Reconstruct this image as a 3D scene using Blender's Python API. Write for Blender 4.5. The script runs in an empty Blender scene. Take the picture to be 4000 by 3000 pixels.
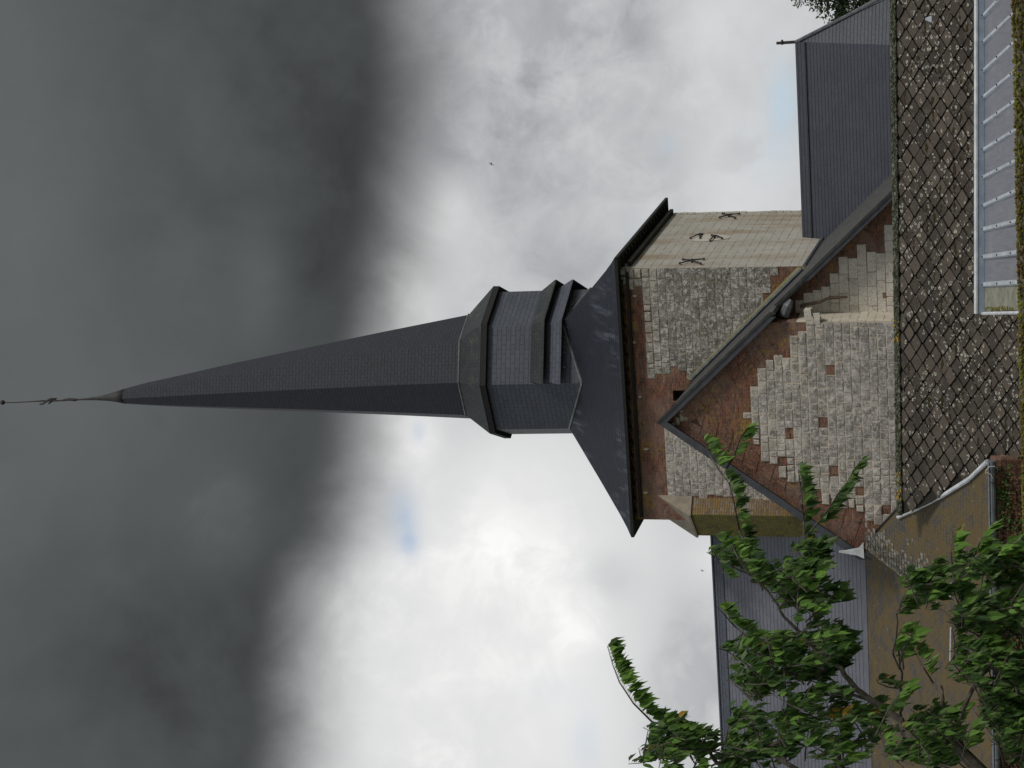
import bpy, math, random
from math import sin, cos, tan, atan, atan2, radians, pi, sqrt
from mathutils import Vector, Matrix, noise as mnoise
random.seed(7)
S = bpy.context.scene
COL = S.collection

# ------------------------------------------------------------------ camera
F = 9000.0                      # focal length in pixels of the 4000 px wide photograph
HZ = 4330.0                     # row of the horizon when the picture is held upright
PITCH = atan((HZ - 2000) / F)
CAM = Vector((0, 0, 1.6))
FW = Vector((0, cos(PITCH), sin(PITCH))); UPV = Vector((0, -sin(PITCH), cos(PITCH))); RT = Vector((1, 0, 0))
cam_d = bpy.data.cameras.new('camera'); cam = bpy.data.objects.new('camera', cam_d); COL.objects.link(cam)
cam_d.sensor_width = 36; cam_d.sensor_fit = 'HORIZONTAL'; cam_d.lens = F / 4000 * 36
cam_d.clip_start = 0.1; cam_d.clip_end = 5000
m = Matrix((-UPV, RT, -FW)).transposed().to_4x4(); m.translation = CAM
cam.matrix_world = m
S.camera = cam
S.render.resolution_x = 1024; S.render.resolution_y = 768

# ------------------------------------------------------------------ light
SUN_DIR = Vector((0.62, -0.60, 0.62)).normalized()      # towards the sun
sun_d = bpy.data.lights.new('sun', 'SUN'); sun_d.energy = 1.8; sun_d.angle = radians(11); sun_d.color = (1, .95, .87)
sun = bpy.data.objects.new('sun', sun_d); COL.objects.link(sun)
sun.rotation_euler = SUN_DIR.to_track_quat('Z', 'Y').to_euler(); sun.location = (30, -30, 60)
S.view_settings.view_transform = 'Standard'; S.view_settings.look = 'None'
S.view_settings.exposure = 0.0; S.view_settings.gamma = 1; S.view_settings.use_curve_mapping = False

# ------------------------------------------------------------------ node helpers
class NT:
    def __init__(s, nt): s.nt = nt; s.N = nt.nodes; s.L = nt.links
    def n(s, t, **kw):
        x = s.N.new(t)
        for k, v in kw.items():
            if k.startswith('i_'):
                x.inputs[k[2:].replace('_', ' ')].default_value = v
            else: setattr(x, k, v)
        return x
    def put(s, inp, v):
        if isinstance(v, bpy.types.NodeSocket): s.L.new(v, inp)
        else: inp.default_value = v
    def math(s, op, a, b=None, c=None, clamp=False):
        x = s.N.new('ShaderNodeMath'); x.operation = op; x.use_clamp = clamp
        for i, v in enumerate((a, b, c)):
            if v is not None: s.put(x.inputs[i], v)
        return x.outputs[0]
    def mix(s, f, a, b, blend='MIX'):
        x = s.N.new('ShaderNodeMix'); x.data_type = 'RGBA'; x.blend_type = blend
        s.put(x.inputs[0], f); s.put(x.inputs[6], c4(a)); s.put(x.inputs[7], c4(b))
        return x.outputs[2]
    def rng(s, v, a, b, c=0.0, d=1.0, smooth=True):
        x = s.N.new('ShaderNodeMapRange'); x.interpolation_type = 'SMOOTHSTEP' if smooth else 'LINEAR'
        s.put(x.inputs[0], v); s.put(x.inputs[1], a); s.put(x.inputs[2], b); s.put(x.inputs[3], c); s.put(x.inputs[4], d)
        return x.outputs[0]
    def noise(s, vec, scale, detail=4, rough=.55, dist=0.0):
        x = s.N.new('ShaderNodeTexNoise'); s.put(x.inputs['Vector'], vec)
        x.inputs['Scale'].default_value = scale; x.inputs['Detail'].default_value = detail
        x.inputs['Roughness'].default_value = rough; x.inputs['Distortion'].default_value = dist
        return x.outputs['Fac']
    def scalev(s, vec, sc):
        x = s.N.new('ShaderNodeMapping'); s.put(x.inputs['Vector'], vec); x.inputs['Scale'].default_value = sc
        return x.outputs[0]
def c4(c):
    if isinstance(c, bpy.types.NodeSocket): return c
    return (c[0], c[1], c[2], 1.0) if len(c) == 3 else c

# ------------------------------------------------------------------ sky
def azel(X, Y):
    """direction (azimuth, elevation, degrees) of a spot of the sky; X, Y in 2212-wide coordinates of the photo"""
    U = 1500 - 1.8083 * Y; V = 2000 - 1.8083 * X
    d = RT * U + UPV * V + FW * F; d.normalize()
    return math.degrees(atan2(U, (FW * F + UPV * V).y)), math.degrees(math.asin(d.z))
W = bpy.data.worlds.new('World'); S.world = W; W.use_nodes = True
w = NT(W.node_tree); w.N.clear()
out = w.n('ShaderNodeOutputWorld')
sky = w.n('ShaderNodeTexSky'); sky.sky_type = 'NISHITA'; sky.sun_disc = False
sky.sun_elevation = math.asin(SUN_DIR.z); sky.sun_rotation = atan2(SUN_DIR.x, SUN_DIR.y)
bg1 = w.n('ShaderNodeBackground'); bg1.inputs[1].default_value = 0.14
w.L.new(sky.outputs[0], bg1.inputs[0])
tc = w.n('ShaderNodeTexCoord'); sep = w.n('ShaderNodeSeparateXYZ'); w.L.new(tc.outputs['Generated'], sep.inputs[0])
az = w.math('MULTIPLY', w.math('ARCTAN2', sep.outputs[0], sep.outputs[1]), 57.2958)
el = w.math('MULTIPLY', w.math('ARCSINE', sep.outputs[2]), 57.2958)
vec = tc.outputs['Generated']
nbig = w.noise(vec, 7, 5, .5, .3)
nmid = w.noise(vec, 17, 6, .55, .35)
nfin = w.noise(vec, 46, 8, .62, .5)
nb = w.math('SUBTRACT', nbig, .5); nm = w.math('SUBTRACT', nmid, .5); nf = w.math('SUBTRACT', nfin, .5)
# lower edge of the dark cloud deck as a function of azimuth
fc = w.n('ShaderNodeFloatCurve'); cv = fc.mapping.curves[0]
pts = [azel(905, 0), azel(925, 250), azel(905, 450), azel(865, 650), azel(815, 850), azel(785, 1050), azel(720, 1250), azel(680, 1450), azel(655, 1659)]
pts = sorted([((a + 10) / 20, e / 40) for a, e in pts])
cv.points[0].location = (0, pts[0][1]); cv.points[1].location = (1, pts[-1][1])
for p in pts: cv.points.new(min(.99, max(.01, p[0])), p[1])
fc.mapping.update()
w.put(fc.inputs['Value'], w.math('MULTIPLY_ADD', az, .05, .5, clamp=True)); fc.inputs['Factor'].default_value = 1
edge = w.math('MULTIPLY', fc.outputs[0], 40)
wob = w.math('ADD', w.math('ADD', w.math('MULTIPLY', nm, 2.1), w.math('MULTIPLY', nb, 1.2)), w.math('MULTIPLY', nf, .25))
hgt = w.math('ADD', w.math('SUBTRACT', el, edge), wob)
deck = w.rng(hgt, -1.7, 1.6)
def blob(X, Y, rx, ry, amt):
    a0, e0 = azel(X, Y); sx = ry * 1.8083 / 157; sy = rx * 1.8083 / 157
    dx = w.math('DIVIDE', w.math('SUBTRACT', az, a0), sx); dy = w.math('DIVIDE', w.math('SUBTRACT', el, e0), sy)
    q = w.math('ADD', w.math('MULTIPLY', dx, dx), w.math('MULTIPLY', dy, dy))
    q = w.math('ADD', q, w.math('ADD', w.math('MULTIPLY', nm, 3.2), w.math('MULTIPLY', nf, 2.2)))
    q = w.math('MAXIMUM', q, 0)
    return w.math('MULTIPLY', w.math('EXPONENT', w.math('MULTIPLY', q, -1)), amt)
def total(lst, base):
    v = base
    for b in lst: v = w.math('ADD', v, blob(*b))
    return v
# brightness of the bright cloud below the deck (linear)
brt = w.math('MULTIPLY_ADD', nb, .30, .62)
brt = w.math('ADD', brt, w.math('MULTIPLY', nm, .26))
brt = w.math('ADD', brt, w.math('MULTIPLY', nf, .15))
brt = total([(1060, 1450, 330, 330, .27), (1150, 1080, 190, 160, .13), (1255, 1330, 60, 80, .08), (960, 455, 55, 80, .16), (880, 640, 60, 110, .25), (880, 920, 70, 130, .2),
             (1090, 20, 260, 260, -.15), (960, 200, 120, 260, -.08), (1310, 1250, 60, 60, -.10), (1480, 1500, 110, 160, -.16), (1400, 250, 380, 240, -.07), (1230, 560, 100, 60, -.08), (1600, 330, 120, 160, .1),
             (1560, 60, 120, 80, .08), (1560, 1210, 60, 50, .12), (730, 1320, 40, 60, .1)], brt)
brt = w.math('MINIMUM', w.math('MAXIMUM', brt, .16), 1.05)
# brightness of the dark deck
drk = w.math('MULTIPLY_ADD', w.math('SUBTRACT', hgt, 4), .0045, .082)
drk = w.math('ADD', drk, w.math('MULTIPLY', nb, .035)); drk = w.math('ADD', drk, w.math('MULTIPLY', nm, .045)); drk = w.math('ADD', drk, w.math('MULTIPLY', nf, .012))
drk = total([(700, 300, 200, 300, -.016), (420, 1450, 160, 240, -.012), (300, 900, 200, 250, .012), (560, 620, 60, 130, .03), (480, 1130, 90, 120, .03), (60, 400, 120, 500, .018)], drk)
drk = w.math('MINIMUM', w.math('MAXIMUM', drk, .045), .2)
ccol_b = w.mix(w.rng(brt, .3, .95), (.93, .965, 1.0), (1.0, 1.0, .99))
sb = w.mix(1.0, ccol_b, (1, 1, 1), 'MULTIPLY')
def vecscale(col, f):
    x = w.n('ShaderNodeVectorMath'); x.operation = 'SCALE'; w.put(x.inputs[0], col if isinstance(col, bpy.types.NodeSocket) else col[:3]); w.put(x.inputs['Scale'], f); return x.outputs[0]
bright = vecscale(sb, brt); dark = vecscale((.95, 1.03, 1.05), drk)
cloud = w.mix(deck, bright, dark)
# away from this part of the sky: an even broken overcast, a little brighter behind the viewer
aaz = w.math('ABSOLUTE', az)
away = w.math('MAXIMUM', w.rng(aaz, 14, 45), w.rng(el, 33, 50))
gen = vecscale((.95, .98, 1.0), w.math('ADD', w.math('MULTIPLY', nb, .5), .47))
cloud = w.mix(away, cloud, gen)
bg2 = w.n('ShaderNodeBackground'); w.L.new(cloud, bg2.inputs[0]); bg2.inputs[1].default_value = 1.0
blue = total([(868, 1110, 32, 50, .8), (885, 1165, 22, 35, .7), (1690, 215, 34, 85, .75), (1440, 325, 22, 28, .4), (1265, 1600, 30, 60, .55), (1375, 520, 18, 40, .2), (905, 930, 14, 25, .4), (1660, 330, 60, 60, .3), (1200, 1490, 50, 30, .2)], 0.0)
blue = w.math('MULTIPLY', w.math('MULTIPLY', blue, w.rng(nmid, .3, .5)), w.math('SUBTRACT', 1, deck), clamp=True)
ms = w.n('ShaderNodeMixShader'); w.L.new(w.math('MULTIPLY', blue, .62, clamp=True), ms.inputs[0]); w.L.new(bg2.outputs[0], ms.inputs[1]); w.L.new(bg1.outputs[0], ms.inputs[2])
w.L.new(ms.outputs[0], out.inputs[0])

# ------------------------------------------------------------------ materials
def new_mat(name):
    mt = bpy.data.materials.new(name); mt.use_nodes = True; t = NT(mt.node_tree); t.N.clear()
    o = t.n('ShaderNodeOutputMaterial'); b = t.n('ShaderNodeBsdfPrincipled'); t.L.new(b.outputs[0], o.inputs[0])
    return mt, t, b
def bump(t, b, h, dist=.02, strength=.6):
    x = t.n('ShaderNodeBump'); x.inputs['Strength'].default_value = strength; x.inputs['Distance'].default_value = dist
    t.put(x.inputs['Height'], h); t.L.new(x.outputs[0], b.inputs['Normal'])
def uvo(t):
    x = t.n('ShaderNodeTexCoord'); return x.outputs['UV'], x.outputs['Object']
def brickn(t, uv, wd, rh, mo, offs=.5):
    x = t.n('ShaderNodeTexBrick'); t.put(x.inputs['Vector'], uv); x.inputs['Scale'].default_value = 1
    x.inputs['Brick Width'].default_value = wd; x.inputs['Row Height'].default_value = rh; x.inputs['Mortar Size'].default_value = mo
    x.inputs['Mortar Smooth'].default_value = .3; x.offset = offs; x.inputs['Color1'].default_value = (0, 0, 0, 1); x.inputs['Color2'].default_value = (1, 1, 1, 1); x.inputs['Mortar'].default_value = (.5, .5, .5, 1)
    return x.outputs['Color'], x.outputs['Fac']
def m_slate(name, c1, c2, joint, wd=.24, rh=.12, mo=.008, moss=None, mossamt=0., mlo=.5, patch=None, rough=.55, sheen_streak=None, courses=False):
    mt, t, b = new_mat(name); uv, ob = uvo(t)
    wob = t.noise(ob, 6, 2)
    uvw = t.n('ShaderNodeVectorMath'); uvw.operation = 'ADD'
    cx = t.n('ShaderNodeCombineXYZ'); t.put(cx.inputs[1], t.math('MULTIPLY', t.math('SUBTRACT', wob, .5), .03)); t.L.new(uv, uvw.inputs[0]); t.L.new(cx.outputs[0], uvw.inputs[1])
    col, fac = brickn(t, uvw.outputs[0], wd, rh, mo)
    base = t.mix(col, c1, c2)
    n1 = t.noise(ob, 1.3, 5); n2 = t.noise(ob, 14, 3)
    base = t.mix(t.math('MULTIPLY', t.rng(n1, .3, .7), .45), base, [x * 1.6 for x in c1])
    base = t.mix(t.math('MULTIPLY', n2, .4), base, [x * .6 for x in c1])
    if sheen_streak:
        ns = t.noise(t.scalev(uv, (1.6, .22, 1)), 2.5, 6, .65)
        base = t.mix(t.math('MULTIPLY', t.math('MULTIPLY', t.rng(ns, .48, .70), t.rng(t.noise(ob, .45, 3), .42, .62)), .8), base, sheen_streak)
    if courses:
        sx = t.n('ShaderNodeSeparateXYZ'); t.L.new(uvw.outputs[0], sx.inputs[0])
        fr = t.math('FRACT', t.math('DIVIDE', sx.outputs[1], rh))
        ln_ = t.rng(t.math('ABSOLUTE', t.math('SUBTRACT', fr, .5)), .5, .36, 1, 0)
        ln_ = t.rng(t.math('ABSOLUTE', t.math('SUBTRACT', fr, .5)), .36, .47)
        fac = t.math('MAXIMUM', t.math('MULTIPLY', ln_, t.rng(t.noise(ob, 3, 4, .7), .2, .55, .45, 1.0)), t.math('MULTIPLY', fac, .22))
    base = t.mix(t.math('MULTIPLY', fac, .85), base, joint)
    if moss:
        n3 = t.noise(ob, 2.2, 8, .7); n4 = t.noise(ob, 22, 4, .7)
        f = t.math('MULTIPLY', t.rng(t.math('ADD', t.math('MULTIPLY', n3, .6), t.math('MULTIPLY', n4, .4)), mlo, mlo + .12), mossamt)
        base = t.mix(f, base, moss)
    if patch:
        n5 = t.noise(t.scalev(uv, (1, .55, 1)), 5, 6, .75)
        base = t.mix(t.math('MULTIPLY', t.rng(n5, .63, .67), .75), base, patch)
    t.put(b.inputs['Base Color'], base)
    t.put(b.inputs['Roughness'], t.math('MULTIPLY_ADD', n2, .25, rough - .1))
    b.inputs['Specular IOR Level'].default_value = .4
    bump(t, b, t.math('SUBTRACT', t.math('MULTIPLY', n2, .3), fac), .012, .7)
    return mt
M = {}
M['slate'] = m_slate('slate', (.040, .044, .056), (.058, .062, .076), (.010, .011, .015), sheen_streak=None)
M['slate_spire'] = m_slate('spire_slate', (.015, .018, .027), (.023, .027, .039), (.005, .006, .009), wd=.24, rh=.12, mo=.008)
M['slate_drum'] = m_slate('drum_slate', (.060, .070, .092), (.078, .088, .112), (.024, .027, .036), wd=.3, rh=.15, mo=.008)
M['slate_roof'] = m_slate('tower_roof_slate', (.011, .014, .024), (.017, .021, .032), (.006, .007, .011), wd=.26, rh=.12, mo=.009, courses=True, sheen_streak=(.095, .11, .135), moss=(.10, .12, .07), mossamt=.5, mlo=.64)  # pale grey streaks paint the sheen of the slates into their colour
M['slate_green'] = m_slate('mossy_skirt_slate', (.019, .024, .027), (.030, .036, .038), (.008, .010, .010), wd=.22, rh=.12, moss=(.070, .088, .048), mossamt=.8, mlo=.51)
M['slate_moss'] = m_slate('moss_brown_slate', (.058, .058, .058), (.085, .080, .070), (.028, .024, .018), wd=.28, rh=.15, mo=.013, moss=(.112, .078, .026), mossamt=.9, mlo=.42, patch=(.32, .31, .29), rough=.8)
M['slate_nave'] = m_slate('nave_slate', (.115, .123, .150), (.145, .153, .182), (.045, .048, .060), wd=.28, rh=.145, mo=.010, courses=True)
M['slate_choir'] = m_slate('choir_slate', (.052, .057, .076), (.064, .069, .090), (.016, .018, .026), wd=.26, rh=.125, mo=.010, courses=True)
def m_plain(name, col, col2=None, rough=.6, metal=0., ns=8, bmp=.3, dist=.01, lo=.35, hi=.65):
    mt, t, b = new_mat(name); uv, ob = uvo(t)
    n1 = t.noise(ob, ns, 6, .6)
    t.put(b.inputs['Base Color'], t.mix(t.rng(n1, lo, hi), col, col2 or [x * .6 for x in col]))
    b.inputs['Roughness'].default_value = rough; b.inputs['Metallic'].default_value = metal
    bump(t, b, n1, dist, bmp)
    return mt
M['lead'] = m_plain('lead', (.13, .14, .155), (.065, .07, .08), .5)
M['seam'] = m_plain('seam_lead', (.16, .18, .18), (.10, .115, .115), .6)
M['cap'] = m_plain('cap_lead', (.038, .037, .038), (.024, .024, .026), .7)
M['iron'] = m_plain('wrought_iron', (.018, .017, .018), (.035, .025, .022), .7)
M['dark'] = m_plain('dark_timber_and_shade', (.007, .007, .008), (.012, .011, .011), .8)
M['soffit'] = m_plain('soffit_timber', (.022, .018, .016), (.012, .011, .010), .85, ns=3)
M['zinc'] = m_plain('zinc', (.52, .57, .62), (.38, .42, .47), .45, ns=3, metal=.2)
M['whitezinc'] = m_plain('white_zinc', (.62, .64, .66), (.45, .47, .50), .5, ns=4)
M['asphalt'] = m_plain('roofing_felt', (.060, .060, .060), (.034, .035, .037), .85, ns=5)
M['sandstone'] = m_plain('sandstone_slab', (.30, .26, .20), (.22, .19, .15), .85, ns=5, bmp=.2)
M['mossedge'] = m_plain('moss_edge', (.14, .15, .05), (.20, .18, .10), .95, ns=9, bmp=1, dist=.03)
M['wood'] = m_plain('dead_wood', (.16, .12, .085), (.07, .05, .04), .9, ns=20)
M['concrete'] = m_plain('mossy_cement', (.24, .24, .19), (.15, .15, .12), .9, ns=4)
M['plaster'] = m_plain('white_mortar', (.52, .49, .44), (.42, .39, .34), .9, ns=6)
M['ridge'] = m_plain('mossy_ridge_cement', (.14, .15, .12), (.030, .030, .014), .95, ns=7, bmp=1, dist=.03, lo=.42, hi=.55)
M['gutter'] = m_plain('gutter_zinc', (.20, .22, .24), (.12, .135, .15), .45, ns=3, metal=.3)
M['cable'] = m_plain('white_cable', (.6, .6, .58), (.5, .5, .5), .6)
M['cornice'] = m_plain('grey_board', (.062, .068, .082), (.042, .046, .056), .6, ns=4)
M['feather'] = m_plain('feather', (.02, .02, .022), (.03, .03, .03), .8)

def m_brick():
    mt, t, b = new_mat('old_brick'); uv, ob = uvo(t)
    wv = t.n('ShaderNodeVectorMath'); wv.operation = 'ADD'
    cx = t.n('ShaderNodeCombineXYZ'); t.put(cx.inputs[1], t.math('MULTIPLY', t.math('SUBTRACT', t.noise(ob, 2.5, 3), .5), .05)); t.L.new(uv, wv.inputs[0]); t.L.new(cx.outputs[0], wv.inputs[1])
    col, fac = brickn(t, wv.outputs[0], .22, .066, .010)
    n0 = t.noise(ob, 9, 3, .7)
    base = t.mix(col, (.145, .045, .026), (.285, .108, .058))
    nst = t.noise(t.scalev(uv, (3.2, 11, 1)), 1, 4, .7)
    base = t.mix(t.math('MULTIPLY', t.rng(nst, .50, .58), .8), base, (.060, .030, .024)); base = t.mix(t.math('MULTIPLY', t.rng(nst, .44, .36), .65), base, (.33, .205, .145))
    base = t.mix(t.math('MULTIPLY', t.rng(n0, .42, .7), .8), base, (.09, .05, .04))
    n1 = t.noise(ob, .55, 6, .65)
    base = t.mix(t.math('MULTIPLY', fac, .7), base, (.24, .185, .13))
    base = t.mix(t.math('MULTIPLY', t.math('MULTIPLY', t.rng(n1, .45, .59), .55), t.rng(t.noise(ob, 7, 6, .75), .30, .55)), base, (.25, .175, .145))        # grey lichen film
    n2 = t.noise(t.scalev(ob, (1, 1, .8)), 1.15, 7, .72)
    n3 = t.noise(ob, 12, 4, .7)
    f = t.math('MULTIPLY', t.rng(n2, .53, .60), t.rng(n3, .44, .55))
    base = t.mix(t.math('MULTIPLY', f, .8), base, (.33, .215, .04))                        # orange lichen
    n5 = t.noise(ob, 3.2, 6, .7)
    base = t.mix(t.math('MULTIPLY', t.rng(n5, .56, .68), .75), base, (.045, .032, .028)); base = t.mix(t.math('MULTIPLY', t.rng(t.noise(ob, 30, 3, .7), .6, .7), .6), base, (.38, .34, .29))
    t.put(b.inputs['Base Color'], base); b.inputs['Roughness'].default_value = .92
    bump(t, b, t.math('SUBTRACT', t.math('MULTIPLY', n0, .9), fac), .03, .9)
    return mt
M['brick'] = m_brick()
def m_redbrick():
    mt, t, b = new_mat('fresh_red_brick'); uv, ob = uvo(t)
    col, fac = brickn(t, uv, .22, .072, .010)
    n = t.noise(ob, 10, 3)
    base = t.mix(col, (.20, .085, .05), (.28, .13, .075)); base = t.mix(t.math('MULTIPLY', n, .6), base, (.12, .07, .05)); base = t.mix(fac, base, (.24, .19, .14))
    t.put(b.inputs['Base Color'], base); b.inputs['Roughness'].default_value = .9; bump(t, b, t.math('MULTIPLY', fac, -1), .012, .7)
    return mt
M['redbrick'] = m_redbrick()
def m_ashlar(name, wd, rh, c1, c2, rust=True, mo=.012):
    mt, t, b = new_mat(name); uv, ob = uvo(t)
    col, fac = brickn(t, uv, wd, rh, mo)
    n1 = t.noise(ob, 3, 6, .65); n2 = t.noise(ob, 18, 4)
    base = t.mix(t.math('MULTIPLY', col, .6), c1, c2); base = t.mix(t.math('MULTIPLY', t.rng(n1, .4, .7), .5), base, [x * .72 for x in c1])
    if rust:
        ns = t.noise(t.scalev(uv, (.6, .12, 1)), 1.7, 7, .6)
        base = t.mix(t.math('MULTIPLY', t.rng(ns, .46, .68), .75), base, (.25, .18, .10))
        ns2 = t.noise(t.scalev(uv, (.3, .5, 1)), 2.4, 6, .6)
        base = t.mix(t.math('MULTIPLY', t.rng(ns2, .5, .75), .5), base, (.26, .24, .19))
    fj = t.math('MULTIPLY', fac, t.rng(t.noise(ob, 2.6, 3), .42, .6))
    base = t.mix(t.math('MULTIPLY', fj, .8), base, (.13, .11, .09))
    t.put(b.inputs['Base Color'], base); b.inputs['Roughness'].default_value = .9
    bump(t, b, t.math('SUBTRACT', t.math('MULTIPLY', n2, .35), fac), .015, .6)
    return mt
M['ashlar'] = m_ashlar('pale_ashlar', 1.5, .262, (.375, .36, .325), (.44, .42, .375))
M['white'] = m_ashlar('white_ashlar', .55, .24, (.56, .51, .42), (.66, .61, .52), rust=False)
def m_stone(name, a, bcol, lich, amt, mortar):
    mt, t, b = new_mat(name); uv, ob = uvo(t)
    at = t.n('ShaderNodeAttribute'); at.attribute_name = 'tint'; at.attribute_type = 'GEOMETRY'
    sp = t.n('ShaderNodeSeparateColor'); t.L.new(at.outputs['Color'], sp.inputs[0])
    tint, mort, warm = sp.outputs[0], sp.outputs[1], sp.outputs[2]
    n1 = t.noise(ob, 8, 8, .8); n2 = t.noise(ob, 1.1, 5, .6); n3 = t.noise(ob, 26, 5, .75)
    base = t.mix(tint, a, bcol)
    f = t.rng(t.math('ADD', t.math('MULTIPLY', n1, .62), t.math('ADD', t.math('MULTIPLY', n2, .22), t.math('MULTIPLY', n3, .16))), .44, .55)
    base = t.mix(t.math('MULTIPLY', f, amt), base, lich)
    base = t.mix(t.math('MULTIPLY', t.rng(n3, .54, .62), .55), base, (.05, .048, .044))
    base = t.mix(t.math('MULTIPLY', t.rng(t.noise(ob, 15, 6, .75), .58, .66), .75), base, (.78, .76, .71))
    base = t.mix(t.math('MULTIPLY', t.rng(t.noise(ob, 5.5, 5, .75), .51, .57), .62 if amt > .5 else .08), base, (.115, .105, .10))
    base = t.mix(t.math('MULTIPLY', t.rng(t.noise(t.scalev(ob, (1, 1, 1.3)), 6.5, 4, .7), .54, .60), .6), base, (.72, .69, .64))
    base = t.mix(t.math('MULTIPLY', t.rng(t.noise(ob, .9, 6, .7), .52, .64), .45), base, (.66, .62, .57))
    base = t.mix(t.math('MULTIPLY', t.rng(t.noise(ob, 1.7, 5, .7), .55, .66), .5), base, (.20, .175, .10))
    base = t.mix(t.math('MULTIPLY', warm, .5), base, (.54, .50, .42))
    base = t.mix(mort, base, mortar)
    t.put(b.inputs['Base Color'], base); b.inputs['Roughness'].default_value = .93
    bump(t, b, t.math('ADD', n1, t.math('MULTIPLY', n3, .5)), .05, .8)
    return mt
M['stone'] = m_stone('weathered_chalk_stone', (.44, .405, .375), (.62, .585, .54), (.20, .185, .175), .75, (.58, .51, .42))
M['stone_dark'] = m_stone('lichened_tower_stone', (.29, .275, .24), (.56, .54, .49), (.12, .112, .095), .85, (.32, .29, .24))
M['stone_white'] = m_stone('clean_white_stone', (.66, .62, .54), (.76, .72, .64), (.56, .51, .42), .4, (.11, .09, .07))
M['stone_cream'] = m_stone('cream_rubble', (.42, .36, .22), (.48, .42, .30), (.18, .14, .08), .7, (.10, .08, .06))
def m_butt(name, moss):
    mt, t, b = new_mat(name); uv, ob = uvo(t)
    col, fac = brickn(t, uv, .23, .075, .010)
    n = t.noise(ob, 5, 7, .75); n2 = t.noise(ob, 1.6, 5, .7)
    base = t.mix(col, (.12, .10, .035), (.17, .145, .05))
    if not moss: base = t.mix(col, (.13, .085, .06), (.24, .19, .15))
    base = t.mix(t.rng(n, .40, .62), base, (.21, .185, .03) if moss else (.24, .155, .045))
    base = t.mix(t.math('MULTIPLY', t.rng(n2, .5, .62), .7), base, (.085, .075, .03) if moss else (.27, .255, .23))
    base = t.mix(t.math('MULTIPLY', fac, .5), base, (.06, .05, .03))
    t.put(b.inputs['Base Color'], base); b.inputs['Roughness'].default_value = .95; bump(t, b, t.math('SUBTRACT', n, t.math('MULTIPLY', fac, .5)), .03, .8)
    return mt
M['butt_moss'] = m_butt('moss_covered_brick', True); M['butt_side'] = m_butt('orange_lichen_brick', False)
def m_diamond():
    mt, t, b = new_mat('lichen_cement_tile'); uv, ob = uvo(t)
    at = t.n('ShaderNodeAttribute'); at.attribute_name = 'tint'; sp = t.n('ShaderNodeSeparateColor'); t.L.new(at.outputs['Color'], sp.inputs[0])
    n1 = t.noise(ob, 3, 7, .7); n2 = t.noise(ob, 22, 5, .7); n3 = t.noise(ob, .7, 4, .6)
    base = t.mix(sp.outputs[0], (.028, .021, .017), (.086, .068, .054))
    base = t.mix(t.math('MULTIPLY', t.rng(n1, .48, .68), .6), base, (.095, .088, .058))
    base = t.mix(t.math('MULTIPLY', t.rng(n2, .5, .66), .65), base, (.022, .019, .018))
    base = t.mix(t.math('MULTIPLY', t.rng(t.noise(ob, 38, 4, .7), .58, .66), .6), base, (.22, .205, .17))
    edge = sp.outputs[1]
    base = t.mix(edge, base, (.018, .015, .012))
    # pale ring-shaped lichens
    dv = t.n('ShaderNodeVectorMath'); dv.operation = 'ADD'; 
    nv = t.n('ShaderNodeTexNoise'); nv.inputs['Scale'].default_value = 14; t.L.new(ob, nv.inputs['Vector'])
    sc = t.n('ShaderNodeVectorMath'); sc.operation = 'SCALE'; t.L.new(nv.outputs['Color'], sc.inputs[0]); sc.inputs['Scale'].default_value = .12
    t.L.new(uv, dv.inputs[0]); t.L.new(sc.outputs[0], dv.inputs[1])
    for scl, thr in ((6.6, .80), (10., .86)):
        vo = t.n('ShaderNodeTexVoronoi'); vo.voronoi_dimensions = '2D'; vo.inputs['Scale'].default_value = scl; t.L.new(dv.outputs[0], vo.inputs['Vector'])
        s2 = t.n('ShaderNodeSeparateColor'); t.L.new(vo.outputs['Color'], s2.inputs[0])
        rad = t.math('MULTIPLY_ADD', s2.outputs[1], .13, .13)
        q = t.math('ABSOLUTE', t.math('SUBTRACT', vo.outputs['Distance'], rad))
        ring = t.rng(q, .09, .04)
        dens = t.math('ADD', s2.outputs[0], t.math('MULTIPLY', t.math('SUBTRACT', n3, .5), .9))
        f = t.math('MULTIPLY', t.math('MULTIPLY', ring, t.math('GREATER_THAN', dens, thr)), t.rng(t.noise(ob, 18, 3), .32, .5))
        base = t.mix(t.math('MULTIPLY', f, .95), base, (.46, .46, .39))
    n6 = t.noise(ob, 2.6, 5, .7)
    base = t.mix(t.rng(n6, .73, .75), base, (.45, .24, .03))
    t.put(b.inputs['Base Color'], base); b.inputs['Roughness'].default_value = .93
    bump(t, b, n2, .02, .6)
    return mt
M['diamond'] = m_diamond()
M['underlay'] = m_plain('dark_moss_joint', (.012, .010, .008), (.022, .019, .011), .95)
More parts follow.
